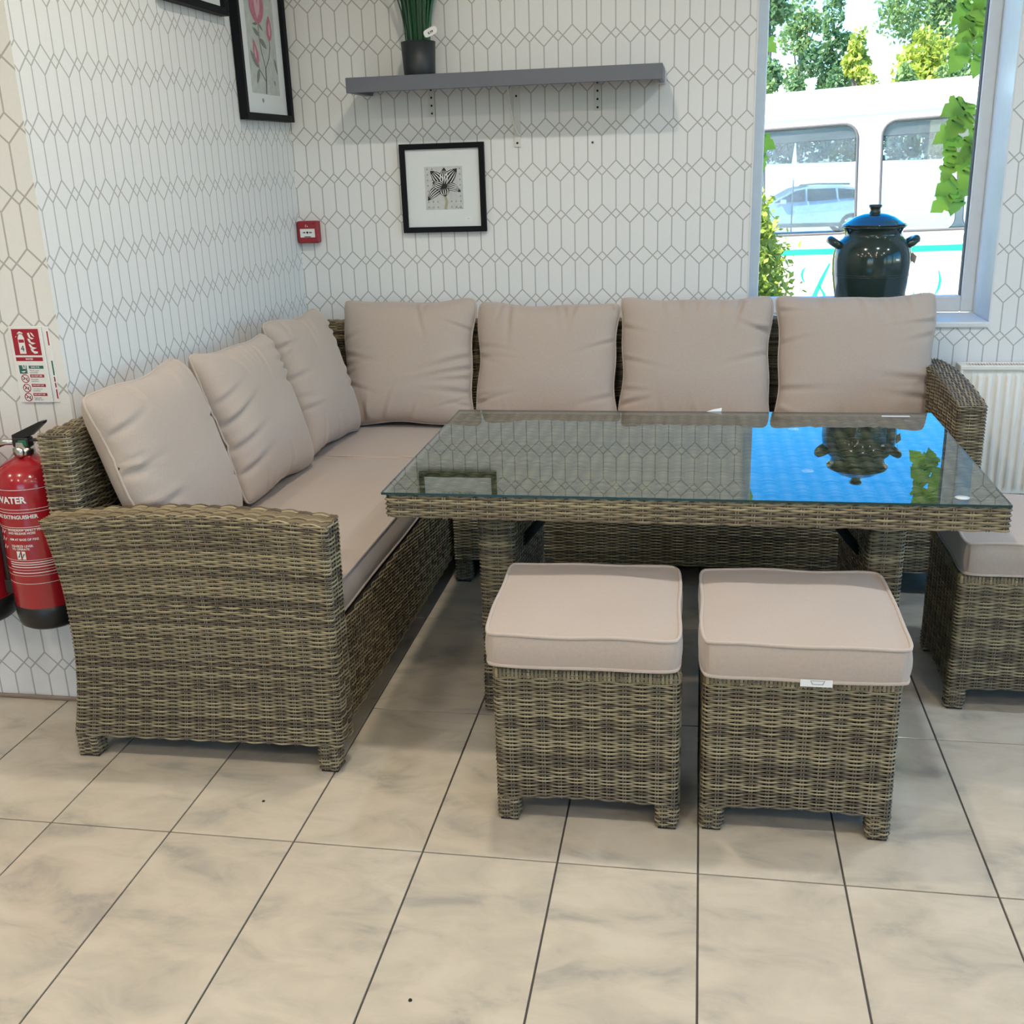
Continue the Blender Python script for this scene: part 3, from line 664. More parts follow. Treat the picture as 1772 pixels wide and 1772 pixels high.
left_c('middle taupe back cushion of the three along the left wall', 1.240, .575, .490, .160, 22, rot=R(-2.0), xb=.145, folds=((2, .0, .14, .012, .007, .35), (2, -.3, .13, .012, .007, .25), (2, -.6, .12, .012, .006, .25), (2, .3, .10, .010, .004, .3)))
left_c('taupe back cushion against the left wall, last before the sofa corner', 1.780, .465, .505, .155, 23, rot=R(-1.5), turn=R(-5), xb=.150, folds=((2, .1, .08, .010, .006, .1), (2, .55, .08, .010, .006, .1)))
rear_c('taupe back cushion against the back wall in the sofa corner', .350, .550, .508, .150, 24, folds=((0, -.1, .16, .012, .007, -.2), (0, -.25, .14, .011, .007, -.1), (0, .1, .14, .012, .006, -.3), (0, -.5, .12, .012, .005, 0.1)))
rear_c('taupe back cushion against the back wall, second from the corner', .900, .565, .490, .150, 25, rot=R(-.6), folds=((1, .1, .07, .007, .005, .2), (1, .2, .07, .007, .005, .3), (1, .85, .06, .008, .005, .3), (1, -.6, .06, .008, .004, -.3)))
rear_c('taupe back cushion against the back wall, third from the corner, left of the window pot', 1.463, .578, .505, .150, 26, folds=((1, -.2, .06, .007, .006, .1), (1, .02, .06, .007, .006, -.1), (1, -.45, .06, .007, .005, .2), (1, .35, .07, .008, .005, -.2), (1, .6, .06, .008, .005, -.3)))
rear_c('taupe back cushion against the back wall beside the far wicker arm, below the stoneware pot', 2.042, .580, .508, .150, 27, rot=R(.4), folds=((1, .0, .08, .008, .004, .2), (1, -.5, .07, .008, .004, .2), (0, -.3, .14, .011, .006, .1), (0, -.55, .12, .011, .006, .1), (2, -.4, .12, .011, .005, 0)))

# ------------------------------------------------------------------ glass topped table
tb = thing('dining_table', 'rectangular woven rattan dining table with a glass top', 'table', (1.45, .91, 0))
wicker_part('tabletop', tb, .728, 2.172, .468, 1.352, .619, .6735, pitch=.0061, spacing=.0370, seed=seed())
GX0, GX1, GY0, GY1 = .718, 2.170, .466, 1.365
MB().box(GX0, GX1, GY0, GY1, .6775, .6835).build('glass_top', M['tglass'], tb, label='clear glass sheet laid on the woven tabletop')
ge = MB()
for q in ((GX0, GX1, GY0 - .0006, GY0), (GX0, GX1, GY1, GY1 + .0006), (GX0 - .0006, GX0, GY0, GY1), (GX1, GX1 + .0006, GY0, GY1)): ge.box(q[0], q[1], q[2], q[3], .6775, .6835)
ge.build('glass_edge', M['tedge'], tb)
for px in (.80, 2.09):
    for py in (.54, 1.29): MB().lathe([(.0, .6764), (.012, .6764), (.012, .6774), (.0, .6774)], (px, py, 0), 16).build('clear_spacer', M['wstrip'], tb)
st = MB().lathe([(.0, .6837), (.016, .6837), (.0162, .6842), (.0, .6842)], (2.075, .515, 0), 24).build('round_sticker', M['wstrip'], tb)
MB().add([(1.505, 1.362, .6838), (1.55, 1.368, .6838), (1.552, 1.372, .694), (1.53, 1.371, .690)], [(0, 1, 2, 3)]).build('paper_label', M['white'], tb)
MB().box(2.02, 2.10, 1.31, 1.325, .6836, .6842).build('paper_label', M['wstrip'], tb)
def pleg(V):
    V = V.copy(); yc = .915; k = (np.clip(np.abs(V[:, 2] - .3) / .3, 0, 1) ** 2)
    V[:, 1] = yc + (V[:, 1] - yc) * (.93 + .07 * k); return V
for x0, x1 in ((.918, 1.012), (1.902, 1.986)):
    wicker_part('leg_panel', tb, x0, x1, .635, 1.195, .008, .618, deform=pleg, top=False, seed=seed())
    for y0 in (.655, 1.145): MB().box(x0 + .012, x1 - .012, y0, y0 + .03, 0, .009).build('foot_glide', M['black'], tb)
for xa, xb in ((1.008, 1.15), (1.906, 1.76)):
    for y in (.80, 1.03):
        MB().tube([(xa, y, .44), (xb, y, .615)], .013, 8).build('brace', M['blackmetal'], tb)

# ------------------------------------------------------------------ stools and their cushions
def stool_proto():
    t = thing('wicker_stool', None, 'stool', (0, 0, 0), group='square wicker stools')
    W, D = .405, .400
    def sd_(V):
        V = V.copy(); V[:, 2] += .010 * (1 - (2 * np.abs(V[:, 0]) / W) ** 2) * np.clip((.12 - V[:, 2]) / .06, 0, 1); return V
    wicker_part('seat_body', t, -W / 2, W / 2, -D / 2, D / 2, .056, .384, pitch=.0050, spacing=.0365, seed=seed(), deform=sd_)
    S, L, _c = loop_surface(-W / 2, W / 2, -D / 2, D / 2, 0.0); k = int(L / .0088); bv = []; bq = []; bc = []; rg = np.random.default_rng(3)
    for i in range(k):
        s0 = i * L / k; w_ = .0034; prof_ = ((.366, .0030), (.380, .0042), (.3875, .0020), (.3900, -.006), (.3885, -.016)); o = len(bv); cc_ = DARK + (TAN - DARK) * rg.uniform(.25, 1.0)
        for z, off in prof_:
            for q, ob in ((-1, -.0010), (0, .0008), (1, -.0010)):
                P_, N_ = S(np.array([s0 + q * w_]), np.array([z])); bv.append(P_[0] + N_[0] * (off + (ob if z < .385 else 0)) + np.array((0, 0, ob if z >= .385 else 0))); bc.append(cc_)
        for r_ in range(4):
            for q in range(2): a = o + r_ * 3 + q; bq.append((a, a + 1, a + 4, a + 3))
    link('rim_binding', mesh_np('rim_binding', np.array(bv), bq, np.array(bc)), M['wick'], t, kind='stuff')
    for sx in (-1, 1):
        for sy in (-1, 1):
            x0, x1 = sorted((sx * W / 2, sx * (W / 2 - .046))); y0, y1 = sorted((sy * D / 2, sy * (D / 2 - .046)))
            leg(t, x0, x1, y0, y1, .062)
    return t
s1 = stool_proto(); s2 = copy_tree(s1); s3 = copy_tree(s1)
for o, loc, rz, lab in ((s1, (1.247, .345, 0), R(1.0), 'square wicker stool in front of the table, left of the pair'),
                        (s2, (1.706, .360, 0), R(0.6), 'square wicker stool in front of the table, right of the pair'),
                        (s3, (2.362, .985, 0), R(-1.0), 'square wicker stool at the right end of the table, cut by the picture edge')):
    o.location = loc; o.rotation_euler = (0, 0, rz); o['label'] = lab
CZ = .3915
slab_cushion('stool_cushion', 'taupe box cushion on the stool left of the pair', (1.238, .330, CZ + .012), .418, .425, .072, R(1.2), 31, .010, 'stool seat cushions')
c2 = slab_cushion('stool_cushion', 'taupe box cushion with a white tag on the stool right of the pair', (1.709, .348, CZ), .425, .425, .078, R(0.4), 32, .012, 'stool seat cushions')
slab_cushion('stool_cushion', 'taupe box cushion on the stool at the right end of the table', (2.372, .985, CZ), .415, .42, .085, R(-.8), 33, .012, 'stool seat cushions')
tg = MB().box(-.010, .055, -.2185, -.2170, -.006, .010).build('fabric_tag', M['white'], c2, origin=(0, 0, 0))
MB().add([(.010, -.2189, .0085), (.040, -.2189, .0085), (.036, -.2189, -.001), (.014, -.2189, -.001), (.012, -.2189, .0072), (.038, -.2189, .0072), (.0345, -.2189, .0005), (.0155, -.2189, .0005)],
         [(0, 4, 5, 1), (1, 5, 6, 2), (2, 6, 7, 3), (3, 7, 4, 0)]).build('printed_mark', M['inkgrey'], tg, origin=(0, 0, 0))

# ------------------------------------------------------------------ things on the walls
def rect_frame(t, u0, u1, z0, z1, bw, depth, place, back=.004):
    """picture frame moulding of four mitred members, in wall coordinates (u, out, z)"""
    o = [(u0, z0), (u1, z0), (u1, z1), (u0, z1)]; i = [(u0 + bw, z0 + bw), (u1 - bw, z0 + bw), (u1 - bw, z1 - bw), (u0 + bw, z1 - bw)]
    for k in range(4):
        a, b, c, d = o[k], o[(k + 1) % 4], i[(k + 1) % 4], i[k]; m = MB()
        q = [place(p[0], back, p[1]) for p in (a, b, c, d)] + [place(p[0], depth, p[1]) for p in (a, b)] + [place(p[0], depth - .002, p[1]) for p in (c, d)]
        m.add(q, [(3, 2, 1, 0), (4, 5, 6, 7), (0, 1, 5, 4), (1, 2, 6, 5), (2, 3, 7, 6), (3, 0, 4, 7)]); m.build('frame_member', M['frame'], t)
def flat(t, name, mat, pts, out, place):
    """one printed shape lying on the paper"""
    return MB().poly([place(u, out, z) for u, z in pts]).build(name, mat, t, fixn=False)
def petal(cx, cz, tx, tz, w, n=9, skew=0.0):
    a = Vector((cx, cz)); b = Vector((tx, tz)); d = b - a; p = Vector((-d.y, d.x)); l = d.length; p.normalize(); L = []; Rr = []
    for i in range(n + 1):
        f = i / n; wd = w * math.sin(math.pi * f ** .8) ** .8 * .5; off = skew * math.sin(math.pi * f) * l
        c = a + d * f + p * off; L.append(tuple(c + p * wd)); Rr.append(tuple(c - p * wd))
    return L + Rr[::-1][1:-1]
def stroke(pts, w):
    P = [Vector(p) for p in pts]; L = []; Rr = []
    ww = w if isinstance(w, (list, tuple)) else [w] * len(P)
    for i, p in enumerate(P):
        t = (P[min(i + 1, len(P) - 1)] - P[max(i - 1, 0)]).normalized(); n = Vector((-t.y, t.x)); L.append(tuple(p + n * ww[i] / 2)); Rr.append(tuple(p - n * ww[i] / 2))
    return L, Rr
def flat_stroke(mb, pts, w, out, place):
    L, Rr = stroke(pts, w)
    for i in range(len(L) - 1): mb.poly([place(*q) for q in ((L[i][0], out, L[i][1]), (Rr[i][0], out, Rr[i][1]), (Rr[i + 1][0], out, Rr[i + 1][1]), (L[i + 1][0], out, L[i + 1][1]))])
def flat_text(key, mb, u, z, out, place, rot=0.0):
    vs, fs = TXT[key]; c, s_ = math.cos(rot), math.sin(rot)
    mb.add([place(u + v[0] * c - v[1] * s_, out, z + v[0] * s_ + v[1] * c) for v in vs], fs)
onback = lambda u, o, z: (u, YB - o, z)
onleft = lambda u, o, z: (XL + o, u, z)
onfront = lambda u, o, z: (u, YF - o, z)

# framed tulip print on the back wall
U0, U1, Z0, Z1 = .304, .641, 1.181, 1.516
pf = thing('framed_print', 'black framed zebra striped flower print below the floating shelf', 'picture', ((U0 + U1) / 2, YB, Z0))
rect_frame(pf, U0, U1, Z0, Z1, .021, .024, onback)
MB().box(U0 + .004, U1 - .004, YB - .012, YB - .003, Z0 + .004, Z1 - .004).build('mount_board', M['mat'], pf)
px0, px1, pz0, pz1 = .399, .551, 1.267, 1.430
pp = MB().box(px0, px1, YB - .0126, YB - .012, pz0, pz1).build('printed_picture', M['print'], pf)
pp_mk = MB()
for i in range(8):
    for j in range(8):
        u, z = px0 + .012 + i * .0185, pz0 + .010 + j * .0205
        if .43 < u < .535 and z > 1.31 or abs(u - .478) < .012: continue
        if (i + j) % 2: pp_mk.poly([onback(u - .004, .0128, z - .003), onback(u + .004, .0128, z - .003), onback(u, .0128, z + .005)])
        else: pp_mk.poly([onback(u + .0035 * math.cos(k), .0128, z + .0035 * math.sin(k)) for k in np.linspace(0, 6.28, 8)[:-1]])
pp_mk.build('printed_pattern', M['inkgrey'], pp, kind='stuff', origin=pf['_loc'], fixn=False)
cx, cz = .474, 1.352
smk = MB(); flat_stroke(smk, [(cx + .004, cz - .030), (cx + .010, cz - .055), (cx + .004, pz0 + .001)], .011, .0130, onback); smk.build('printed_stem', M['olive'], pp, origin=pf['_loc'], fixn=False)
fl_out = .0130; blk = MB(); wht = MB()
PET = [(.423, 1.415, .044, -.05), (.479, 1.426, .040, .0), (.531, 1.421, .046, .06), (.407, 1.302, .036, -.10), (.543, 1.332, .030, .14), (.430, 1.372, .034, .05), (.480, 1.316, .040, .0)]
for k, (tx, tz, w, sk) in enumerate(PET):
    blk.poly([onback(u, .0130 + k * .00008, z) for u, z in petal(cx, cz, tx, tz, w, skew=sk)])
    d = Vector((tx - cx, tz - cz)); p = Vector((-d.y, d.x)).normalized()
    for q in (-.36, -.12, .12, .36):
        pts = []
        for f in (.18, .4, .62, .84):
            c = Vector((cx, cz)) + d * f + p * (q * w * math.sin(math.pi * f ** .8) ** .8 + sk * math.sin(math.pi * f) * d.length); pts.append(tuple(c))
        flat_stroke(wht, pts, [.0012, .0032, .0034, .0010], .0131 + k * .00008, onback)
blk.build('printed_petals', M['ink'], pp, kind='stuff', origin=pf['_loc'], fixn=False); wht.build('printed_stripes', M['white'], pp, kind='stuff', origin=pf['_loc'], fixn=False)
sg = MB(); flat_stroke(sg, [(.518, 1.271), (.524, 1.276), (.528, 1.271), (.535, 1.275), (.540, 1.271), (.548, 1.272)], .0016, .0132, onback); sg.build('printed_signature', M['ink'], pp, origin=pf['_loc'], fixn=False)
ps = MB().box(.556, .582, YB - .0125, YB - .012, 1.223, 1.238).build('price_sticker', M['white'], pf)
tm = MB(); flat_text('price2', tm, .569, 1.2305, .0127, onback); tm.build('printed_price', M['inkgrey'], ps, origin=pf['_loc'], fixn=False)

# tall magnolia print on the left wall
U0, U1, Z0, Z1 = 1.862, 2.318, 1.612, 2.36
mg = thing('framed_print', 'tall black framed pink magnolia print on the left alcove wall', 'picture', (XL, (U0 + U1) / 2, Z0))
rect_frame(mg, U0, U1, Z0, Z1, .024, .034, onleft)
MB().box(XL + .003, XL + .016, U0 + .004, U1 - .004, Z0 + .004, Z1 - .004).build('mount_board', M['mat'], mg)
mp = MB().box(XL + .016, XL + .0165, 1.965, 2.232, 1.705, 2.30).build('printed_picture', M['printg'], mg)
F = lambda f: (lambda u, o, z: onleft(1.965 + u * .267, o, 1.705 + z * .175))
pl_ = F(0); st_ = MB()
flat_stroke(st_, [(.50, 0), (.54, .30), (.55, .52)], .042, .0168, pl_); flat_stroke(st_, [(.55, .52), (.46, .80), (.42, 1.10), (.42, 1.34)], .026, .0168, pl_)
flat_stroke(st_, [(.55, .50), (.70, .72), (.78, .95), (.78, 1.08)], .026, .0168, pl_); flat_stroke(st_, [(.52, .26), (.34, .46), (.30, .60)], .028, .0168, pl_)
st_.build('printed_stem', M['stem'], mp, origin=mg['_loc'], fixn=False)
lv = MB()
for q in ((.30, .50, .06, .82, .13), (.32, .48, .20, .18, .10), (.42, 1.13, .22, 1.26, .10), (.44, 1.08, .66, .90, .12), (.90, .74, .98, .42, .07), (.84, .30, .84, .18, .05), (.40, 1.36, .22, 1.33, .06), (.44, 1.36, .58, 1.24, .06)):
    lv.poly([pl_(u, .0169, z) for u, z in petal(*q)])
lv.build('printed_leaves', M['sage'], mp, kind='stuff', origin=mg['_loc'], fixn=False)
bd = MB()
for q in ((.30, .56, .20, 1.04, .17), (.78, 1.06, .82, 1.58, .20), (.42, 1.34, .30, 2.15, .40), (.42, 1.34, .52, 2.20, .42), (.42, 1.34, .40, 2.15, .30)): bd.poly([pl_(u, .0170 + .0001 * q[2], z) for u, z in petal(*q)])
bd.build('printed_buds', M['pink'], mp, kind='stuff', origin=mg['_loc'], fixn=False)
b2 = MB()
for q in ((.42, 1.45, .36, 2.1, .10), (.24, .66, .22, .92, .05), (.80, 1.16, .82, 1.46, .06), (.46, 1.5, .55, 2.1, .08)): b2.poly([pl_(u, .0173, z) for u, z in petal(*q)])
b2.build('printed_highlights', M['pinkl'], mp, kind='stuff', origin=mg['_loc'], fixn=False)
mk = MB(); mk.poly([onleft(2.06 + .010 * math.cos(a), .0162, 1.682 + .008 * math.sin(a)) for a in np.linspace(0, 6.28, 12)[:-1]]); mk.build('printed_mark', M['inkgrey'], mg, fixn=False)
# lower edge of a third frame
U0, U1, Z0, Z1 = 1.33, 1.788, 1.935, 2.60
tf = thing('framed_print', 'black framed print on the left wall, only its lower edge in view', 'picture', (XL, (U0 + U1) / 2, Z0))
rect_frame(tf, U0, U1, Z0, Z1, .024, .034, onleft)
MB().box(XL + .003, XL + .016, U0 + .004, U1 - .004, Z0 + .004, Z1 - .004).build('mount_board', M['mat'], tf)
MB().box(XL + .016, XL + .0165, U0 + .10, U1 - .10, Z0 + .10, Z1 - .08).build('printed_picture', M['printg'], tf)

# fire alarm call point
cp = thing('fire_alarm_call_point', 'red break glass fire alarm call point beside the alcove corner', 'fire alarm', (-.093, YB, 1.15))
MB().box(-.137, -.049, YB - .040, YB, 1.150, 1.237, .007, 3).build('housing', M['redp'], cp)
fp = MB().box(-.124, -.062, YB - .0425, YB - .039, 1.173, 1.207, .001).build('white_panel', M['white'], cp)
dk = MB(); cc = (-.093, 1.1925); out = .0428
dk.poly([onback(cc[0] + .0045 * math.cos(a), out, cc[1] + .0045 * math.sin(a)) for a in np.linspace(0, 6.28, 13)[:-1]])
for sx in (-1, 1): dk.poly([onback(cc[0] + sx * q[0], out, cc[1] + q[1]) for q in ((.007, 0), (.0125, .0042), (.0125, .0015), (.020, .0015), (.020, -.0015), (.0125, -.0015), (.0125, -.0042))])
dk.box(-.106, -.080, YB - .0428, YB - .0426, 1.1745, 1.1775)
dk.build('printed_arrows', M['ink'], fp, origin=cp['_loc'], fixn=False)
hd = MB(); hd.poly([onback(-.0965 + u, .0403, 1.219 + z) for u, z in ((-.005, -.006), (-.004, .003), (.001, .006), (-.001, .001), (-.002, -.006))])
hd.poly([onback(-.0965 + u, .0403, 1.219 + z) for u, z in ((.001, -.002), (.005, .001), (.008, -.004), (.003, -.005))]); hd.build('printed_hand', M['pinkl'], cp, fixn=False)
MB().lathe([(0, 0), (.002, 0), (.002, .0006), (0, .0006)], (-.066, YB - .0402, 1.227), 10, Matrix.Rotation(R(90), 3, 'X')).build('indicator', M['ink'], cp)

# floating shelf: hollow grey box, open below and at the back
sh = thing('floating_shelf', 'slate grey floating shelf on the back wall', 'shelf', (.756, YB, 1.694))
SX0, SX1, SY, SZ0, SZ1 = .181, 1.330, YB - .25, 1.697, 1.749
MB().box(SX0, SX1, SY, SY + .016, SZ0, SZ1, .0012).build('front_board', M['shelf'], sh)
MB().box(SX0, SX1, SY + .016, YB, SZ1 - .012, SZ1).build('top_board', M['shelf'], sh)
MB().box(SX0, SX0 + .030, SY + .016, YB - .008, SZ0, SZ1 - .012).build('end_board', M['shelf'], sh)
MB().box(SX1 - .012, SX1, SY + .016, YB, SZ0, SZ1 - .012).build('end_board', M['shelf'], sh)
MB().box(SX1 - .035, SX1 + .006, YB - .028, YB, SZ0 - .004, SZ1 - .006, .004, 2).build('end_bracket', M['wstrip'], sh)
def upright(x, z0, z1, w, holes, label):
    t = thing('slotted_upright', label, 'shelf bracket', (x, YB, z0), group='white wall strips under the shelf')
    MB().box(x - w / 2, x + w / 2, YB - .007, YB, z0, z1, .001).build('strip', M['wstrip'], t)
    for z in holes: MB().lathe([(0, 0), (.0042, 0), (.0042, .0008), (0, .0008)], (x, YB - .0070, z), 12, Matrix.Rotation(R(90), 3, 'X')).build('slot', M['ink'], t)
upright(.441, 1.612, 1.735, .022, (1.710, 1.682, 1.653, 1.625), 'white perforated strip under the shelf, below the potted grass')
upright(1.081, 1.612, 1.735, .022, (1.710, 1.681, 1.652, 1.623), 'white perforated strip under the shelf at its right end')
upright(.772, 1.492, 1.735, .024, (1.675, 1.506), 'longer white strip under the middle of the shelf with a loose cable')
cb = MB().tube([(.745, YB - .03, 1.742), (.742, YB - .022, 1.70), (.748, YB - .014, 1.64), (.760, YB - .012, 1.575), (.775, YB - .010, 1.540), (.786, YB - .0095, 1.532)], .0030, 6)
tag(cb.build('cable', M['cable']), 'thin white cable hanging below the middle of the shelf', 'cable')
ws = thing('wall_plug', 'dark screw hole in a white plug below the shelf', 'wall plug', (1.061, YB, 1.499))
MB().lathe([(0, 0), (.006, 0), (.006, .002), (0, .002)], (1.061, YB, 1.499), 14, Matrix.Rotation(R(90), 3, 'X')).build('plug', M['wstrip'], ws)
MB().lathe([(0, 0), (.0036, 0), (.0036, .0006), (0, .0006)], (1.061, YB - .0021, 1.499), 10, Matrix.Rotation(R(90), 3, 'X')).build('hole', M['ink'], ws)

# potted grass on the shelf
gp = thing('potted_grass', 'artificial grass in a dark pot on the grey shelf', 'plant', (.431, 2.225, SZ1))
MB().lathe([(0, SZ1 + .0005), (.0565, SZ1 + .0005), (.058, SZ1 + .004), (.064, SZ1 + .120), (.060, SZ1 + .121), (.059, SZ1 + .108)], (.431, 2.225, 0), 40).build('pot', M['pot'], gp)
MB().lathe([(0, SZ1 + .110), (.0595, SZ1 + .110), (.0595, SZ1 + .106), (0, SZ1 + .106)], (.431, 2.225, 0), 24).build('soil', M['soil'], gp)
gv = []; gq = []; gc = []
for k in range(230):
    a = RNG.uniform(0, 6.28); r0 = .045 * math.sqrt(RNG.random()); sp = RNG.uniform(.2, 1.0); h = RNG.uniform(.30, .52); w = RNG.uniform(.0022, .0045); fa = RNG.uniform(0, 3.14)
    bx, by = .431 + r0 * math.cos(a), 2.225 + r0 * math.sin(a); o = len(gv); cdir = (math.cos(fa), math.sin(fa)); shade = RNG.random()
    for i in range(6):
        f = i / 5; off = .020 * sp * f + .085 * sp * f * f * (r0 / .045); x = bx + math.cos(a) * off; y = by + math.sin(a) * off * .7; z = SZ1 + .106 + h * f * (1 - .10 * sp * f); ww = w * (1 - f ** 3 * .9)
        gv += [(x - cdir[0] * ww, y - cdir[1] * ww, z), (x + cdir[0] * ww, y + cdir[1] * ww, z + .0005)]; gc += [(shade,) * 3] * 2
    for i in range(5): gq.append((o + 2 * i, o + 2 * i + 1, o + 2 * i + 3, o + 2 * i + 2))
link('grass_blades', mesh_np('grass_blades', np.array(gv) - np.array(gp['_loc']), gq, np.array(gc)), M['grass'], gp, kind='stuff')
tgm = MB(); rot = R(22); tc = (.497, 2.150, 1.893)
oval = [(.026 * math.copysign(abs(math.cos(a)) ** .6, math.cos(a)), .0135 * math.copysign(abs(math.sin(a)) ** .6, math.sin(a))) for a in np.linspace(0, 6.28, 25)[:-1]]
tpl = lambda u, o, z: (tc[0] + u * math.cos(rot) - z * math.sin(rot), tc[1] - o, tc[2] + u * math.sin(rot) + z * math.cos(rot))
tgm.prism([tpl(u, 0, z) for u, z in oval], (0, .001, 0)); tgo = tgm.build('price_tag', M['white'], gp)
pm = MB(); flat_text('price', pm, 0, -.002, .0004, tpl); pm.build('printed_price', M['ink'], tgo, origin=gp['_loc'], fixn=False)
MB().tube([tpl(.018, -.0005, .006), (.492, 2.17, 1.912), (.474, 2.20, 1.90)], .0006, 5).build('tag_string', M['white'], gp)

# ------------------------------------------------------------------ fire sign and extinguishers on the short wall
sg_ = thing('fire_extinguisher_sign', 'white sign with red water extinguisher symbol above the extinguishers', 'sign', (-.232, YF, .882))
def leanp(u, o, z): return onfront(u, o, z)
MB().box(-.262, -.169, YF - .0025, YF, .880, 1.078, .0006).build('rear_panel', M['white'], sg_, label='second white sign panel behind, offset to the right')
rp = MB(); 
for a, b in ((1.030, 1.066), (.935, .948), (.920, .932), (.890, .915)): rp.box(-.1745, -.171, YF - .0030, YF - .0026, a, b)
rp.build('printed_red_edge', M['redink'], sg_, kind='stuff'); MB().box(-.1745, -.1705, YF - .0030, YF - .0026, .952, .990).build('printed_green_edge', M['greenink'], sg_)
fpn = MB().box(-.278, -.186, YF - .0075, YF - .0045, .881, 1.080, .0006).build('front_panel', M['white'], sg_)
SO = sg_['_loc']; o1, o2, o3 = .0078, .0080, .0083
def sflat(mat, shapes, out, name):
    m = MB()
    for pts in shapes: m.poly([onfront(u, out, z) for u, z in pts])
    m.build(name, mat, fpn, origin=SO, fixn=False)
def rr(u0, u1, z0, z1): return [(u0, z0), (u1, z0), (u1, z1), (u0, z1)]
def circ(u, z, r, n=24): return [(u + r * math.cos(a), z + r * math.sin(a)) for a in np.linspace(0, 2 * math.pi, n, endpoint=False)]
sflat(M['redink'], [rr(-.270, -.194, 1.005, 1.073), rr(-.270, -.194, .990, 1.000)], o1, 'printed_red_field')
sflat(M['white'], [[(-.255, 1.009), (-.237, 1.009), (-.237, 1.050), (-.240, 1.057), (-.243, 1.060), (-.249, 1.060), (-.252, 1.057), (-.255, 1.050)],
                   [(-.262, 1.052), (-.259, 1.052), (-.254, 1.063), (-.248, 1.067), (-.240, 1.064), (-.238, 1.060), (-.246, 1.0625), (-.252, 1.060)],
                   [(-.226, 1.062), (-.221, 1.064), (-.218, 1.052), (-.209, 1.049), (-.216, 1.046), (-.224, 1.052)], [(-.218, 1.064), (-.213, 1.063), (-.208, 1.055), (-.207, 1.052), (-.213, 1.056)],
                   [(-.228, 1.048), (-.222, 1.048), (-.219, 1.040), (-.206, 1.036), (-.216, 1.033), (-.225, 1.039)], [(-.227, 1.035), (-.221, 1.033), (-.217, 1.027), (-.205, 1.024), (-.216, 1.020), (-.224, 1.026)],
                   [(-.224, 1.023), (-.218, 1.021), (-.214, 1.016), (-.204, 1.015), (-.205, 1.010), (-.214, 1.009), (-.221, 1.015)]], o2, 'printed_extinguisher_and_flames')
sflat(M['redink'], [rr(-.2535, -.2385, 1.038, 1.046)], o3, 'printed_label_band')
m = MB(); flat_text('four', m, -.246, 1.022, o3, onfront); m.build('handwritten_four', M['ink'], fpn, origin=SO, fixn=False)
m = MB(); flat_text('water_s', m, -.232, .995, o2, onfront); m.build('printed_water', M['white'], fpn, origin=SO, fixn=False)
sflat(M['greenink'], [rr(-.266, -.244, .957, .979), rr(-.238, -.196, .970, .978)], o1, 'printed_green_boxes')
sflat(M['white'], [rr(-.256, -.246, .970, .981), [(-.262, .962), (-.254, .960), (-.247, .964), (-.254, .964)]], o2, 'printed_class_a_box')
m = MB(); flat_text('A', m, -.251, .9755, o3, onfront); m.build('printed_letter_a', M['greenink'], fpn, origin=SO, fixn=False)
m = MB(); flat_text('safe', m, -.232, .974, o2, onfront); m.build('printed_safe', M['white'], fpn, origin=SO, fixn=False)
rb = []; bk = MB(); ww = MB(); rings = MB()
for k, zc in enumerate((.944, .919, .895)):
    for i in range(24):
        a0, a1 = 2 * math.pi * i / 24, 2 * math.pi * (i + 1) / 24
        rings.poly([onfront(-.253 + r_ * math.cos(a), o2, zc + r_ * math.sin(a)) for r_, a in ((.0115, a0), (.0115, a1), (.0093, a1), (.0093, a0))])
    flat_stroke(rings, [(-.2595, zc + .0065), (-.2465, zc - .0065)], .0022, o2, onfront)
    flat_stroke(bk, [(-.259, zc - .003), (-.254, zc + .002), (-.250, zc - .004), (-.248, zc + .003)], .0030, o1, onfront)
    rb.append(rr(-.238, -.198, zc + .003, zc + .011)); flat_text('not', ww, -.235, zc + .007, o2, onfront); flat_text(('l2', 'l3', 'l4')[k], bk, -.237, zc - .0045, o1, onfront)
flat_text('l1', bk, -.237, .9625, o1, onfront)
rings.build('printed_prohibition_rings', M['redink'], fpn, origin=SO, fixn=False); bk.build('printed_small_text', M['ink'], fpn, origin=SO, fixn=False)
sflat(M['redink'], rb, o1, 'printed_red_boxes'); ww.build('printed_white_text', M['white'], fpn, kind='stuff', origin=SO, fixn=False)

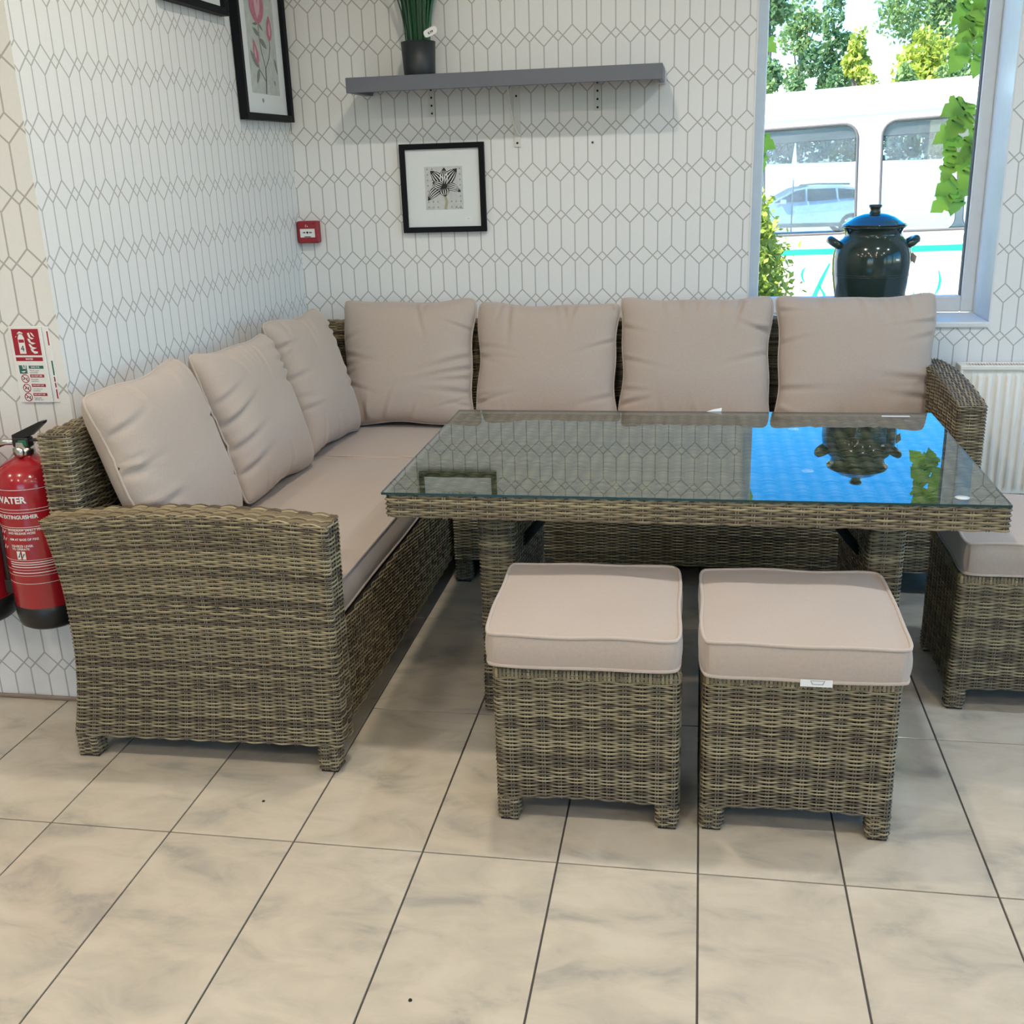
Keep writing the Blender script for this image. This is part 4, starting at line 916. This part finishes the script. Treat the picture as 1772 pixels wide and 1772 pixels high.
def extinguisher(cx, label, text):
    cy = YF - .100; t = thing('fire_extinguisher', label, 'fire extinguisher', (cx, cy, .27), group='wall hung fire extinguishers'); r = .087; z0 = .303
    b = MB().lathe([(0, .360), (r - .001, .360), (r, .365), (r, .690), (r * .985, .703), (r * .92, .720), (r * .78, .737), (r * .55, .752), (.030, .760), (.024, .764), (.022, .775), (0, .775)], (cx, cy, 0), 48).build('cylinder', M['red'], t)
    MB().lathe([(0, z0), (r * .80, z0), (r * .93, z0 + .008), (r * .985, z0 + .022), (r + .0015, z0 + .04), (r + .0015, .368), (r - .002, .370)], (cx, cy, 0), 40).build('base_boot', M['black'], t)
    MB().lathe([(.026, .768), (.027, .772), (.027, .784), (.020, .786), (.018, .800), (0, .800)], (cx, cy, 0), 24).build('valve_collar', M['chrome'], t)
    MB().box(cx - .022, cx + .024, cy - .013, cy + .013, .786, .812, .004, 2).build('valve_body', M['black'], t)
    MB().tube([(cx - .02, cy, .798), (cx - .05, cy, .798), (cx - .075, cy - .005, .788)], [.009, .009, .008], 10).build('hose_coupling', M['chrome'], t)
    MB().box(cx - .004, cx + .020, cy - .0155, cy - .0125, .790, .806, .002).build('safety_clip', M['greenp'], t)
    for k, (za, zb, xx) in enumerate(((.806, .846, .062), (.792, .800, .056))):
        m = MB(); m.prism([(cx - .022, cy - .009, za), (cx - .022, cy - .009, za + .012), (cx + xx, cy - .009, zb + .008), (cx + xx + .012, cy - .009, zb + .009), (cx + xx + .010, cy - .009, zb + .003), (cx + .03, cy - .009, za + .010)], (0, .018, 0)); m.build('lever', M['black'], t)
    MB().lathe([(0, -.004), (.013, -.004), (.014, 0), (.013, .004), (0, .004)], (cx + .006, cy - .030, .778), 16, Matrix.Rotation(R(90), 3, 'X')).build('pressure_gauge', M['chrome'], t)
    MB().tube([(cx - .075, cy - .005, .788), (cx - .096, cy - .008, .75), (cx - .100, cy - .012, .62), (cx - .098, cy - .016, .50), (cx - .096, cy - .020, .40)], [.008, .0085, .0085, .0085, .010], 10).build('hose', M['black'], t)
    MB().box(cx - .108, cx - .082, cy - .03, cy - .006, .385, .425, .004, 2).build('hose_clip', M['black'], t)
    MB().box(cx - .02, cx + .02, cy + .080, YF, .66, .72, .004).build('wall_hook', M['blackmetal'], t)
    wrap = lambda u, o, z: (cx + (r + o) * math.sin(u / r), cy - (r + o) * math.cos(u / r), z)
    if text:
        O = t['_loc']; w = MB(); A0 = -.110
        for u0, u1, za, zb in ((A0, .090, .642, .694), (A0, .092, .595, .634), (A0, .094, .440, .590)):   # printed outlines
            for pts in ([(u, za) for u in np.linspace(u0, u1, 24)], [(u, zb) for u in np.linspace(u0, u1, 24)]): flat_stroke(w, pts, .0012, .0006, wrap)
            flat_stroke(w, [(u1, z) for z in np.linspace(za, zb, 4)], .0012, .0006, wrap)
        for z in (.505, .478, .462): flat_stroke(w, [(u, z) for u in np.linspace(A0, .094, 24)], .0010, .0006, wrap)
        flat_text('water', w, .036, .667, .0007, wrap); flat_text('ext', w, .058, .622, .0007, wrap)
        for kx, u, z in (('e1', -.028, .583), ('e2', -.026, .562), ('e3', -.024, .540)): flat_text(kx, w, u, z, .0007, wrap)
        for z in (.499, .493, .486, .470): flat_stroke(w, [(u, z) for u in np.linspace(-.04, .085, 16)], .0022, .0007, wrap)
        for zc in (.580, .560, .538): flat_stroke(w, [(-.060, zc - .006), (-.052, zc + .007), (-.046, zc - .004), (-.040, zc + .004)], .0028, .0007, wrap)
        w.poly([wrap(u, .0007, z) for u, z in rr(-.012, .012, .508, .530)])
        w.build('printed_text', M['white'], b, origin=O, fixn=False)
        q = MB(); flat_stroke(q, [(-.008, .513), (-.002, .526), (.003, .513), (.009, .524)], .0030, .0010, wrap); q.build('printed_symbol', M['ink'], b, origin=O, fixn=False)
    else:
        w = MB()
        for z in (.57, .54, .51, .49, .47, .45): flat_stroke(w, [(u, z) for u in np.linspace(-.05, .055, 16)], .0014, .0006, wrap)
        w.build('printed_text', M['white'], b, origin=t['_loc'], fixn=False)
    return t
extinguisher(-.229, 'red water fire extinguisher with white lettering on the wall beside the sofa arm', True)
extinguisher(-.437, 'red fire extinguisher cut off by the left picture edge', False)

# ------------------------------------------------------------------ stoneware pot on the window sill
ck = thing('stoneware_pot', 'dark green glazed stoneware crock with lid and handles on the window sill', 'pot', (2.130, 2.470, WZ0))
PX, PY = 2.130, 2.470
prof = [(0, .8105), (.112, .8105), (.118, .815), (.124, .85), (.132, .90), (.140, .95), (.1455, 1.00), (.1465, 1.03), (.1440, 1.06), (.137, 1.085), (.124, 1.108), (.110, 1.120), (.105, 1.127), (.106, 1.140), (.112, 1.152), (.1205, 1.158), (.1215, 1.163), (.112, 1.164), (.104, 1.150)]
MB().lathe(prof, (PX, PY, 0), 56).build('body', M['crock'], ck)
gr = MB()
for z, r_ in ((1.112, .1185), (.985, .1452), (.978, .1446)): gr.lathe([(r_ - .002, z - .0018), (r_ + .0010, z), (r_ - .002, z + .0018)], (PX, PY, 0), 48)
gr.build('glaze_ridge', M['crock'], ck)
ld = MB().lathe([(.104, 1.1645), (.118, 1.1650), (.1195, 1.168), (.112, 1.171), (.100, 1.178), (.075, 1.1945), (.045, 1.2055), (.022, 1.209), (0, 1.209)], (PX, PY, 0), 56).build('lid', M['crockb'], ck)
MB().lathe([(.024, 1.207), (.0195, 1.213), (.0180, 1.220), (.020, 1.226), (.0245, 1.231), (.025, 1.237), (.022, 1.240), (0, 1.241)], (PX, PY, 0), 32).build('knob', M['crock'], ld, origin=ck['_loc'])
for sx in (-1, 1):
    m = MB(); x = lambda d: PX + sx * d
    m.tube([(x(.118), PY - .034, 1.086), (x(.142), PY - .032, 1.100), (x(.155), PY - .018, 1.109), (x(.158), PY, 1.111), (x(.155), PY + .018, 1.109), (x(.142), PY + .032, 1.100), (x(.118), PY + .034, 1.086)], [.015, .0155, .016, .016, .016, .0155, .015], 10)
    m.build('handle', M['crock'], ck)
ct = MB(); ct.prism([(2.263, 2.452, 1.050), (2.276, 2.447, 1.060), (2.292, 2.447, 1.046), (2.287, 2.450, 1.018), (2.272, 2.452, 1.030)], (0, .0012, 0)); ct.build('card_tag', M['tagc'], ck)
MB().tube([(2.285, 2.462, 1.105), (2.281, 2.452, 1.08), (2.276, 2.449, 1.058)], .0007, 5).build('tag_string', M['tagc'], ck)
MB().box(2.199, 2.211, PY - .1275, PY - .1245, 1.040, 1.047).build('price_sticker', M['white'], ck)

# ------------------------------------------------------------------ radiator
rd = thing('radiator', 'cream panel radiator on the back wall beside the far sofa arm', 'radiator', (2.95, YB - .06, .155))
RX0, RX1, RY, RZ0, RZ1 = 2.445, 3.45, YB - .10, .158, .665
n = 360; xs = np.linspace(RX0 + .012, RX1 - .012, n); per = .0335
w_ = np.clip(np.sin((xs - RX0) / per * 2 * np.pi) * 2.2, -1, 1) * .5 + .5; edge = np.minimum(xs - RX0 - .012, RX1 - .012 - xs); w_ = np.where(edge < .035, 0, w_)
zz = [RZ0 + .004, RZ0 + .020, RZ0 + .032, RZ1 - .052, RZ1 - .040, RZ1 - .022]; amp = [0, 0, 1, 1, 0, 0]
V = np.array([[(x, RY + .010 - .011 * a * q, z) for x, q in zip(xs, w_)] for z, a in zip(zz, amp)]).reshape(-1, 3); ids = np.arange(len(zz) * n).reshape(len(zz), n)
Q = np.stack([ids[:-1, :-1], ids[:-1, 1:], ids[1:, 1:], ids[1:, :-1]], -1).reshape(-1, 4)
link('fluted_panel', mesh_np('fluted_panel', V - np.array(rd['_loc']), Q), M['rad'], rd)
MB().box(RX0 + .012, RX1 - .012, RY + .0105, RY + .0125, RZ0 + .004, RZ1 - .022).build('panel_back', M['rad'], rd)
MB().box(RX0, RX0 + .012, RY, YB - .02, RZ0, RZ1 - .016, .003, 2).build('side_panel', M['rad'], rd)
MB().box(RX1 - .012, RX1, RY, YB - .02, RZ0, RZ1 - .016, .003, 2).build('side_panel', M['rad'], rd)
MB().box(RX0, RX1, RY - .002, RY + .014, RZ1 - .022, RZ1 - .004, .004, 2).build('top_rail', M['rad'], rd); MB().box(RX0, RX1, YB - .034, YB - .020, RZ1 - .022, RZ1 - .004, .004, 2).build('top_rail', M['rad'], rd)
MB().box(RX0, RX0 + .03, RY + .010, YB - .03, RZ1 - .018, RZ1 - .004, .002).build('top_rail', M['rad'], rd)
gl = MB()
for i in range(90):
    x = RX0 + .034 + i * .0105
    if x < RX1 - .02: gl.box(x, x + .0035, RY + .014, YB - .034, RZ1 - .016, RZ1 - .006)
gl.build('top_grille', M['rad'], rd, kind='stuff'); MB().box(RX0 + .012, RX1 - .012, RY + .03, YB - .03, RZ0 + .01, RZ1 - .05).build('fin_core', M['raddark'], rd)
MB().box(RX0 + .1, RX0 + .13, YB - .034, YB, .30, .50).build('wall_bracket', M['wstrip'], rd); MB().box(RX1 - .13, RX1 - .1, YB - .034, YB, .30, .50).build('wall_bracket', M['wstrip'], rd)
for x in (RX0 + .03, RX1 - .03):
    MB().tube([(x, YB - .055, .012), (x, YB - .055, .18)], .0075, 10).build('pipe', M['wstrip'], rd)

# specks on the floor
for x, y, l in ((.470, .143, 'tiny dark speck of debris on the tile in front of the sofa arm'), (.986, -.431, 'tiny dark dot of dirt on the tile near the front middle of the floor')):
    tag(MB().lathe([(0, .0006), (.004, .0006), (.0028, .0028), (0, .003)], (x, y, 0), 7).build('debris_speck', M['ink']), l, 'debris')

# ------------------------------------------------------------------ outdoors
def gz(y):
    P = ((2.6, -.25), (38, -1.41), (46, -1.2), (51, .85), (140, 1.6)); return float(np.interp(y, [p[0] for p in P], [p[1] for p in P]))
gm = MB(); ys = [2.67, 8, 15, 25, 38, 46, 51, 60, 100, 140]
for a, b in zip(ys[:-1], ys[1:]): gm.add([(-70, a, gz(a)), (90, a, gz(a)), (90, b, gz(b)), (-70, b, gz(b))], [(0, 1, 2, 3)])
ta = MB().add([(6.3, -60, -.25), (90, -60, -.25), (90, 2.67, -.25), (6.3, 2.67, -.25)], [(0, 1, 2, 3)]); ta.add([(-70, -60, -.25), (6.3, -60, -.25), (6.3, -6.2, -.25), (-70, -6.2, -.25)], [(0, 1, 2, 3)])  # unseen ground, kept dark so the windows let in mostly sky light
tag(ta.build('tarmac', M['tarmac'], fixn=False), 'dark tarmac around the shop, unseen and darkened to cut bounced light', 'ground', kind='structure')
tag(gm.build('ground', M['gravel'], fixn=False), 'pale sunlit yard outside the window', 'ground', kind='structure')

def leaf_cloud(n, blobs, size, flat_=0.0, seed_=1, hollow=0.55):
    """n small leaf quads spread over the shells of ellipsoid blobs (cx,cy,cz,rx,ry,rz)"""
    rng = np.random.default_rng(seed_); B = np.array(blobs); vol = (B[:, 3] * B[:, 4] * B[:, 5]) ** (2 / 3); k = rng.choice(len(B), n, p=vol / vol.sum())
    d = rng.normal(size=(n, 3)); d /= np.linalg.norm(d, axis=1)[:, None]; rad = (hollow + (1 - hollow) * rng.random(n) ** .6)[:, None]
    c = B[k, :3] + d * rad * B[k, 3:] * (1 + .12 * rng.normal(size=(n, 1)))
    a = rng.normal(size=(n, 3)); a /= np.linalg.norm(a, axis=1)[:, None]; b = np.cross(a, rng.normal(size=(n, 3))); b /= np.linalg.norm(b, axis=1)[:, None]
    s_ = (size * rng.uniform(.6, 1.3, n))[:, None]; a = a * s_; b = b * s_ * .55
    V = np.stack([c - a, c + b, c + a, c - b], 1).reshape(-1, 3); Q = np.arange(4 * n).reshape(-1, 4)
    blob_t = rng.random(len(B))[k]; t = np.clip(.45 * blob_t + .55 * rng.random(n), 0, 1); C = np.repeat(t[:, None], 4, 0) * np.ones((1, 3))
    return V, Q, C
def tree(name, label, x, y, h, w, mat, sd, n=2600, size=.16, crown0=.25, blobs=9, group='trees beyond the yard'):
    rng = np.random.default_rng(sd); z0 = gz(y) - .05; t = thing(name, label, 'tree', (x, y, z0), group=group); B = []
    for i in range(blobs):
        f = rng.uniform(crown0, .90); r = w * .5 * math.sin(math.pi * (.15 + .8 * (f - crown0) / (1 - crown0))) * rng.uniform(.45, .75); a = rng.uniform(0, 6.28); d = w * .5 * rng.uniform(.1, .75) * math.sin(math.pi * (.12 + .8 * (f - crown0) / (1 - crown0)))
        B.append((x + d * math.cos(a), y + d * math.sin(a), z0 + h * f, max(r, .3), max(r, .3), max(r * .85, .28)))
    B.append((x, y, z0 + h * .80, w * .22, w * .22, h * .18))
    V, Q, C = leaf_cloud(n, B, size, seed_=sd); link('foliage', mesh_np('foliage', V - np.array((x, y, z0)), Q, C, smooth=False), mat, t, kind='stuff')
    m = MB(); m.tube([(x, y, z0), (x + .1, y, z0 + h * .3), (x + .05, y, z0 + h * .85)], [.02 * h, .015 * h, .004 * h], 8)
    m.build('trunk', M['bark'], t)
    for b in B[:6]:
        f = rng.uniform(.2, .5); MB().tube([(x + .05, y, z0 + h * f), ((x + b[0]) / 2, (y + b[1]) / 2, (z0 + h * f + b[2]) / 2 + .1), (b[0], b[1], b[2])], [.008 * h, .005 * h, .002 * h], 6).build('branch', M['bark'], t)
    return t
# px column -> world x at a given depth follows the sight line through the window; trees stand where those sight lines cross the bank
tree('dark_tree', 'dark green leafy tree beyond the yard at the left edge of the window', 4.7, 60, 9.8, 2.6, M['leaf_d'], 41, 2600)
tree('leafy_tree', 'pale airy tree beyond the yard, second from the left window edge', 6.75, 66, 9.8, 3.0, M['leaf_m'], 42, 2000)
tree('leafy_tree', 'round topped green tree beyond the yard near the middle of the window', 8.0, 61, 8.7, 2.5, M['leaf_d'], 43, 2600)
tree('yellow_tree', 'small yellow green tree beyond the yard, left of the sky gap', 8.9, 58.2, 6.3, 1.5, M['leaf_y'], 44, 1500)
tree('yellow_tree', 'slim yellow green tree beyond the yard bordering the sky gap', 9.75, 62.5, 6.9, 1.2, M['leaf_y'], 45, 1200)
tree('leafy_tree', 'tall spreading green tree beyond the yard at the right of the window', 14.2, 64, 11.5, 5.6, M['leaf_m'], 46, 6000)
tree('leafy_tree', 'bushy green tree beyond the yard behind the creeper', 12.3, 58.5, 6.4, 3.4, M['leaf_y'], 47, 3200)
for i, (x, y, h, w, lab) in enumerate(((2.0, 62, 9.2, 2.6, 'tree beyond the yard hidden just left of the window view'), (-1.0, 63, 8.6, 3.0, 'tree beyond the yard hidden behind the wall left of the window'), (-4.4, 61, 9.4, 3.2, 'tree beyond the yard hidden furthest left behind the wall'), (18.6, 62, 9.0, 3.2, 'tree beyond the yard hidden right of the window view'))):
    tree('leafy_tree', lab, x, y, h, w, M['leaf_m'], 80 + i, 1800)
for i, (x, h, w, mt, lab) in enumerate(((4.0, 4.6, 1.9, 'leaf_m', 'olive scrub bush above the vehicle roof at the left window edge'), (5.8, 4.2, 1.6, 'leaf_d', 'low green bush above the vehicle roof, left of the middle'),
        (7.7, 4.5, 1.8, 'leaf_d', 'low dark bush above the vehicle roof near the middle'), (9.3, 4.2, 1.9, 'leaf_y', 'low yellow green bush above the vehicle roof under the sky gap'), (10.9, 4.5, 1.9, 'leaf_m', 'low green bush above the vehicle roof at the right'), (13.2, 4.6, 2.8, 'leaf_m', 'large green bush at the right behind the creeper'))):
    tree('bush', lab, x, 55.3, h, w, M[mt], 60 + i, 2000, .13, .08, 7, group='bushes on the bank')
V, Q, C = leaf_cloud(9000, [(x, 52.6, gz(52.6) + .95, 1.4, .7, 1.15) for x in np.arange(0, 22, 1.2)], .16, seed_=90)
tag(link('hedge', mesh_np('hedge', V, Q, C, smooth=False), M['hedge']), 'dark hedge along the far side of the yard seen through the vehicle windows', 'hedge')

# single decked vehicle parked outside
BP = Vector((2.79, 7.07, 0)); BL0, BL1, BW = -4.6, 3.2, 2.2; zb, zt = .05, 1.90
bus = thing('bus', 'cream bus with a turquoise stripe parked outside the window', 'bus', tuple(BP))
bus.rotation_euler = (0, R(-2.0), R(-14))
WIN = [(-2.88, -1.52), (-1.34, -.09), (.09, 1.34), (1.52, 2.77)]; wz0, wz1 = .815, 1.635
def side(yo, sgn, WIN, wz0, wz1):
    shift = 0.0
    m = MB(); t_ = .04; y0, y1 = sorted((yo, yo + sgn * t_))
    m.box(BL0, BL1, y0, y1, zb, wz0); m.box(BL0, BL1, y0, y1, wz1, 1.72); x = BL0
    for a, b in WIN: m.box(x, a + shift, y0, y1, wz0, wz1); x = b + shift
    m.box(x, BL1, y0, y1, wz0, wz1)
    for a, b in WIN:                                  # rounded window corners
        a += shift; b += shift; r_ = .11
        for cx_, cz_, sx, sz in ((a, wz0, 1, 1), (b, wz0, -1, 1), (b, wz1, -1, -1), (a, wz1, 1, -1)):
            pts = [(cx_, y0, cz_)] + [(cx_ + sx * r_ * (1 - math.sin(q)), y0, cz_ + sz * r_ * (1 - math.cos(q))) for q in np.linspace(0, math.pi / 2, 7)]
            m.prism(pts, (0, y1 - y0, 0))
    m.build('side_panel', M['vwhite'], bus, origin=(0, 0, 0))
    for a, b in WIN:
        a += shift; b += shift; r_ = .11; loop = []
        for cx_, cz_, a0 in ((b - r_, wz1 - r_, 0), (a + r_, wz1 - r_, 90), (a + r_, wz0 + r_, 180), (b - r_, wz0 + r_, 270)):
            for q in np.linspace(0, 90, 7): loop.append((cx_ + r_ * math.cos(R(a0 + q)), yo, cz_ + r_ * math.sin(R(a0 + q))))
        w_ = MB().tube(loop, .011, 8, closed=True).build('window_seal', M['rubber'], bus, origin=(0, 0, 0))
        MB().box(a + .02, b - .02, yo + sgn * .018, yo + sgn * .022, wz0 + .02, wz1 - .02).build('window_pane', M['bglass'], w_, origin=(0, 0, 0))
side(0, 1, WIN, wz0, wz1); side(BW, -1, [(-4.2, -3.05), (-2.99, -1.29), (-1.23, .57), (.63, 2.6)], .66, 1.555)
m = MB(); pr = [(-.012, 1.70), (-.02, 1.72), (.0, 1.78), (.08, 1.86), (.35, zt + .02), (BW / 2, zt + .05), (BW - .35, zt + .02), (BW - .08, 1.86), (BW, 1.78), (BW + .02, 1.72), (BW + .012, 1.70), (BW - .03, 1.69), (BW / 2, 1.80), (.03, 1.69)]
m.prism([(BL0, y, z) for y, z in pr], (BL1 - BL0, 0, 0)); m.build('roof', M['vwhite'], bus, origin=(0, 0, 0))
MB().tube([(BL0, -.018, 1.725), (BL1, -.018, 1.725)], .012, 8).build('gutter', M['vwhite'], bus, origin=(0, 0, 0))
MB().box(BL0, BL0 + .05, 0, BW, zb, 1.72).build('end_panel', M['vwhite'], bus, origin=(0, 0, 0)); MB().box(BL1 - .05, BL1, 0, BW, zb, 1.72).build('end_panel', M['vwhite'], bus, origin=(0, 0, 0))
MB().box(BL0, BL1, 0, BW, zb - .05, zb).build('floor_panel', M['rubber'], bus, origin=(0, 0, 0))
MB().box(BL0, BL1, -.03, .0, wz0 - .045, wz0 - .020, .004).build('sill_moulding', M['vwhite'], bus, origin=(0, 0, 0))
MB().box(BL0, BL1, -.008, 0, .655, .700).build('painted_stripe', M['vgreen'], bus, origin=(0, 0, 0))
busp = lambda u, o, z: (u, -o, z)
for pts, w_ in (([(-.455, .565), (-.485, .535), (-.495, .50), (-.485, .46), (-.47, .435)], [.004, .014, .018, .014, .004]), ([(-.275, .585), (-.335, .46), (-.42, .26)], [.012, .028, .036]), ([(-.355, .41), (-.315, .34), (-.29, .26)], [.012, .022, .026]),
                ([(.545, .51), (.56, .44), (.55, .37), (.52, .31)], [.006, .018, .018, .005]), ([(.30, .345), (.315, .28)], [.008, .008]), ([(.375, .345), (.345, .28)], [.008, .008]), ([(.42, .345), (.425, .28)], [.008, .008]), ([(.49, .345), (.46, .28)], [.008, .008])):
    m = MB(); flat_stroke(m, pts, w_, .006, busp); m.build('painted_lettering', M['vgreen'], bus, origin=(0, 0, 0), fixn=False)
for x in (-3.5, 2.2):
    for y in (.12, BW - .12):
        MB().lathe([(0, -.11), (.40, -.11), (.43, -.08), (.43, .08), (.40, .11), (0, .11)], (x, y, -.02), 24, Matrix.Rotation(R(90), 3, 'X')).build('wheel', M['tyre'], bus, origin=(0, 0, 0))

# car parked further off
car = thing('car', 'silver blue car seen through the left bus window', 'car', (4.94, 38, gz(38)))
car.rotation_euler = (0, 0, R(4)); car.scale = (1.12,) * 3
side_p = [(-2.1, .35), (-2.15, .62), (-2.0, .86), (-1.15, 1.0), (-.35, 1.42), (.1, 1.50), (1.0, 1.50), (1.65, 1.38), (2.02, .98), (2.12, .80), (2.10, .35)]
def car_sec(y, inset): return [(x * (1 - inset * .25), y, z) for x, z in side_p]
m = MB(); k = len(side_p); rows = []
for y, ins, zs in ((-.80, 0, 0), (-.88, 0, 0), (.88, 0, 0), (.80, 0, 0)): rows.append(y)
vs = []
for y, sc in ((-.90, 1), (-.55, 1), (.55, 1), (.90, 1)):
    for x, z in side_p:
        yy = y if z < 1.0 or abs(y) < .6 else y * .78
        vs.append((x, yy, z))
fs = [tuple(range(k))[::-1], tuple(range(3 * k, 4 * k))]
for j in range(3):
    for i in range(k): fs.append((j * k + i, j * k + (i + 1) % k, (j + 1) * k + (i + 1) % k, (j + 1) * k + i))
m.add(vs, fs); m.build('body', M['carp'], car, origin=(0, 0, 0))
for pts in ([(-.98, 1.04), (-.32, 1.37), (-.05, 1.42), (-.05, 1.06)], [(.02, 1.06), (.02, 1.42), (.85, 1.42), (.88, 1.10)], [(.95, 1.11), (.93, 1.42), (1.45, 1.36), (1.78, 1.16)]):
    MB().prism([(x, -.915 + .19 * (z - 1.0) / .45, z) for x, z in pts], (0, .02, 0)).build('side_window', M['darkglass'], car, origin=(0, 0, 0))
MB().box(-2.0, 2.0, -.91, -.86, .30, .42).build('sill_trim', M['rubber'], car, origin=(0, 0, 0))
MB().tube([(-.2, -.60, 1.53), (.3, -.60, 1.56), (1.3, -.60, 1.53)], .025, 8).build('roof_rail', M['rubber'], car, origin=(0, 0, 0))
MB().box(-.80, -.62, -1.05, -.90, 1.0, 1.14, .03, 2).build('door_mirror', M['carp'], car, origin=(0, 0, 0))
for x in (-1.35, 1.35):
    for y in (-.80, .80):
        wv = MB().lathe([(.22, -.11), (.33, -.11), (.35, -.08), (.35, .08), (.33, .11), (.22, .11)], (x, y, .35), 28, Matrix.Rotation(R(90), 3, 'X')).build('wheel', M['tyre'], car, origin=(0, 0, 0))
        sp = MB(); sp.lathe([(0, .09), (.06, .09), (.06, .12), (0, .12)], (x, y, .35), 12, Matrix.Rotation(R(90), 3, 'X'))
        for q in range(5): a = q * 1.2566; sp.tube([(x, y - .10, .35), (x + .22 * math.cos(a), y - .10, .35 + .22 * math.sin(a))], .03, 6)
        sp.build('rim', M['chrome'], wv, origin=(0, 0, 0))

# post with a blade sign in the yard, seen through the bus
pz = gz(30); PXX = 3.98; ps_ = thing('sign_post', 'thin post with a white pointed blade seen through the left bus window', 'post', (PXX, 30, pz))
MB().tube([(PXX, 30, pz), (PXX, 30, 1.5)], .022, 8).build('post', M['rubber'], ps_)
MB().prism([(PXX, 29.96, .65), (PXX - .08, 29.96, 1.0), (PXX, 29.96, 1.75), (PXX + .08, 29.96, 1.0)], (0, .02, 0)).build('blade', M['white'], ps_)

# clipped bush close to the window
bs = thing('garden_bush', 'sunlit yellow green garden bush just outside the window, lower left', 'bush', (1.50, 4.40, gz(4.4)))
B = [(1.50, 4.40, z, r_, r_, .24) for z, r_ in ((-.15, .40), (.1, .45), (.35, .46), (.55, .46), (.72, .45), (.86, .42), (.99, .38), (1.10, .32), (1.22, .22))]
V, Q, C = leaf_cloud(42000, B, .022, seed_=95, hollow=.72); link('foliage', mesh_np('foliage', V - np.array(bs['_loc']), Q, C, smooth=False), M['leaf_y'], bs, kind='stuff')
MB().tube([(1.50, 4.40, gz(4.4) - .02), (1.51, 4.40, .4), (1.50, 4.40, 1.0)], [.03, .022, .008], 8).build('stem', M['bark'], bs)

# creeper around the outside of the window, every leaf its own part
LEAF = [(0, 0), (.10, -.10), (.26, -.16), (.40, -.05), (.36, .12), (.52, .10), (.60, .28), (.46, .42), (.34, .46), (.40, .62), (.26, .80), (.08, 1.0), (0, 1.12)]
def leaf_mesh(sd):
    rng = np.random.default_rng(sd); vs = []; fs = []; out = [(x, y) for x, y in LEAF]; n = len(out); mid = [(0, y) for x, y in out]
    for x, y in mid: vs.append((0, y, -.04 * y * y))
    for sx in (1, -1):
        for x, y in out: vs.append((sx * x, y, .16 * x - .10 * y * y - .10 * x * x + rng.uniform(-.015, .015)))
    for k, sx in ((0, 1), (1, -1)):
        for i in range(n - 1):
            a, b, c, d = i, i + 1, n + k * n + i + 1, n + k * n + i; fs.append((a, d, c, b) if sx == 1 else (a, b, c, d))
    me = bpy.data.meshes.new('leaf'); me.from_pydata(vs, [], fs); me.polygons.foreach_set('use_smooth', [True] * len(fs))
    at = me.color_attributes.new('Col', 'FLOAT_COLOR', 'POINT'); t = rng.random(); at.data.foreach_set('color', np.tile((t, t, t, 1), len(vs)).astype(np.float32)); me.materials.append(M['leaf_ivy']); me.update(); return me
LM = [leaf_mesh(i) for i in range(6)]
def creeper(label, pts, spots, sd):
    rng = np.random.default_rng(sd); t = thing('creeper', label, 'creeper', (pts[0][0], pts[0][1], pts[0][2])); o = Vector(t['_loc'])
    MB().tube(pts, .005, 6).build('stem', M['bark'], t)
    for (x, z, s_, ang) in spots:
        l = bpy.data.objects.new('leaf', LM[rng.integers(6)]); COL.objects.link(l); l.parent = t
        l.location = Vector((x, YB + .40 + rng.uniform(-.03, .05), z)) - o
        l.rotation_euler = (Matrix.Rotation(R(ang), 3, 'Y') @ Matrix.Rotation(R(90 + rng.uniform(-28, 28)), 3, 'X') @ Matrix.Rotation(R(rng.uniform(-30, 30)), 3, 'Y')).to_euler(); l.scale = (s_,) * 3
_r = np.random.default_rng(5)
sp = [(2.57 + _r.uniform(-.015, .06) , z, _r.uniform(.060, .085), 200 + _r.uniform(-25, 35)) for z in np.arange(1.32, 2.25, .035)]
sp += [(2.520 + _r.uniform(-.02, .02), z, _r.uniform(.055, .080), 210 + _r.uniform(-25, 30)) for z in (1.30, 1.345, 1.385, 1.42, 1.46, 1.50, 1.545, 1.59, 1.76, 1.83, 1.88, 1.93, 1.98, 2.05)]
sp += [(2.485, 1.27, .075, 195), (2.475, 1.40, .07, 205), (2.470, 1.475, .07, 215), (2.470, 1.555, .075, 225), (2.475, 1.82, .065, 225), (2.465, 1.90, .06, 220), (2.49, 1.235, .07, 190)]
sp += [(2.455 + _r.uniform(-.015, .03), z, _r.uniform(.06, .09), 215 + _r.uniform(-30, 30)) for z in (1.24, 1.31, 1.37, 1.43, 1.50, 1.53, 1.60, 1.79, 1.86, 1.95, 2.02)]
creeper('bright green creeper hanging down the right side of the window outside', [(2.66, YB + .36, 2.6), (2.60, YB + .38, 2.1), (2.59, YB + .38, 1.6), (2.56, YB + .38, 1.25)], sp, 3)
creeper('few bright green creeper leaves at the left side of the window outside', [(1.60, YB + .36, 2.5), (1.66, YB + .38, 2.0), (1.68, YB + .38, 1.45)],
        [(1.70, 1.86, .07, 130), (1.69, 1.66, .04, 140), (1.705, 1.495, .07, 125), (1.70, 1.43, .065, 165), (1.70, 1.475, .05, 150), (1.66, 1.75, .06, 150), (1.66, 1.55, .06, 160), (1.65, 1.95, .06, 120)], 4)
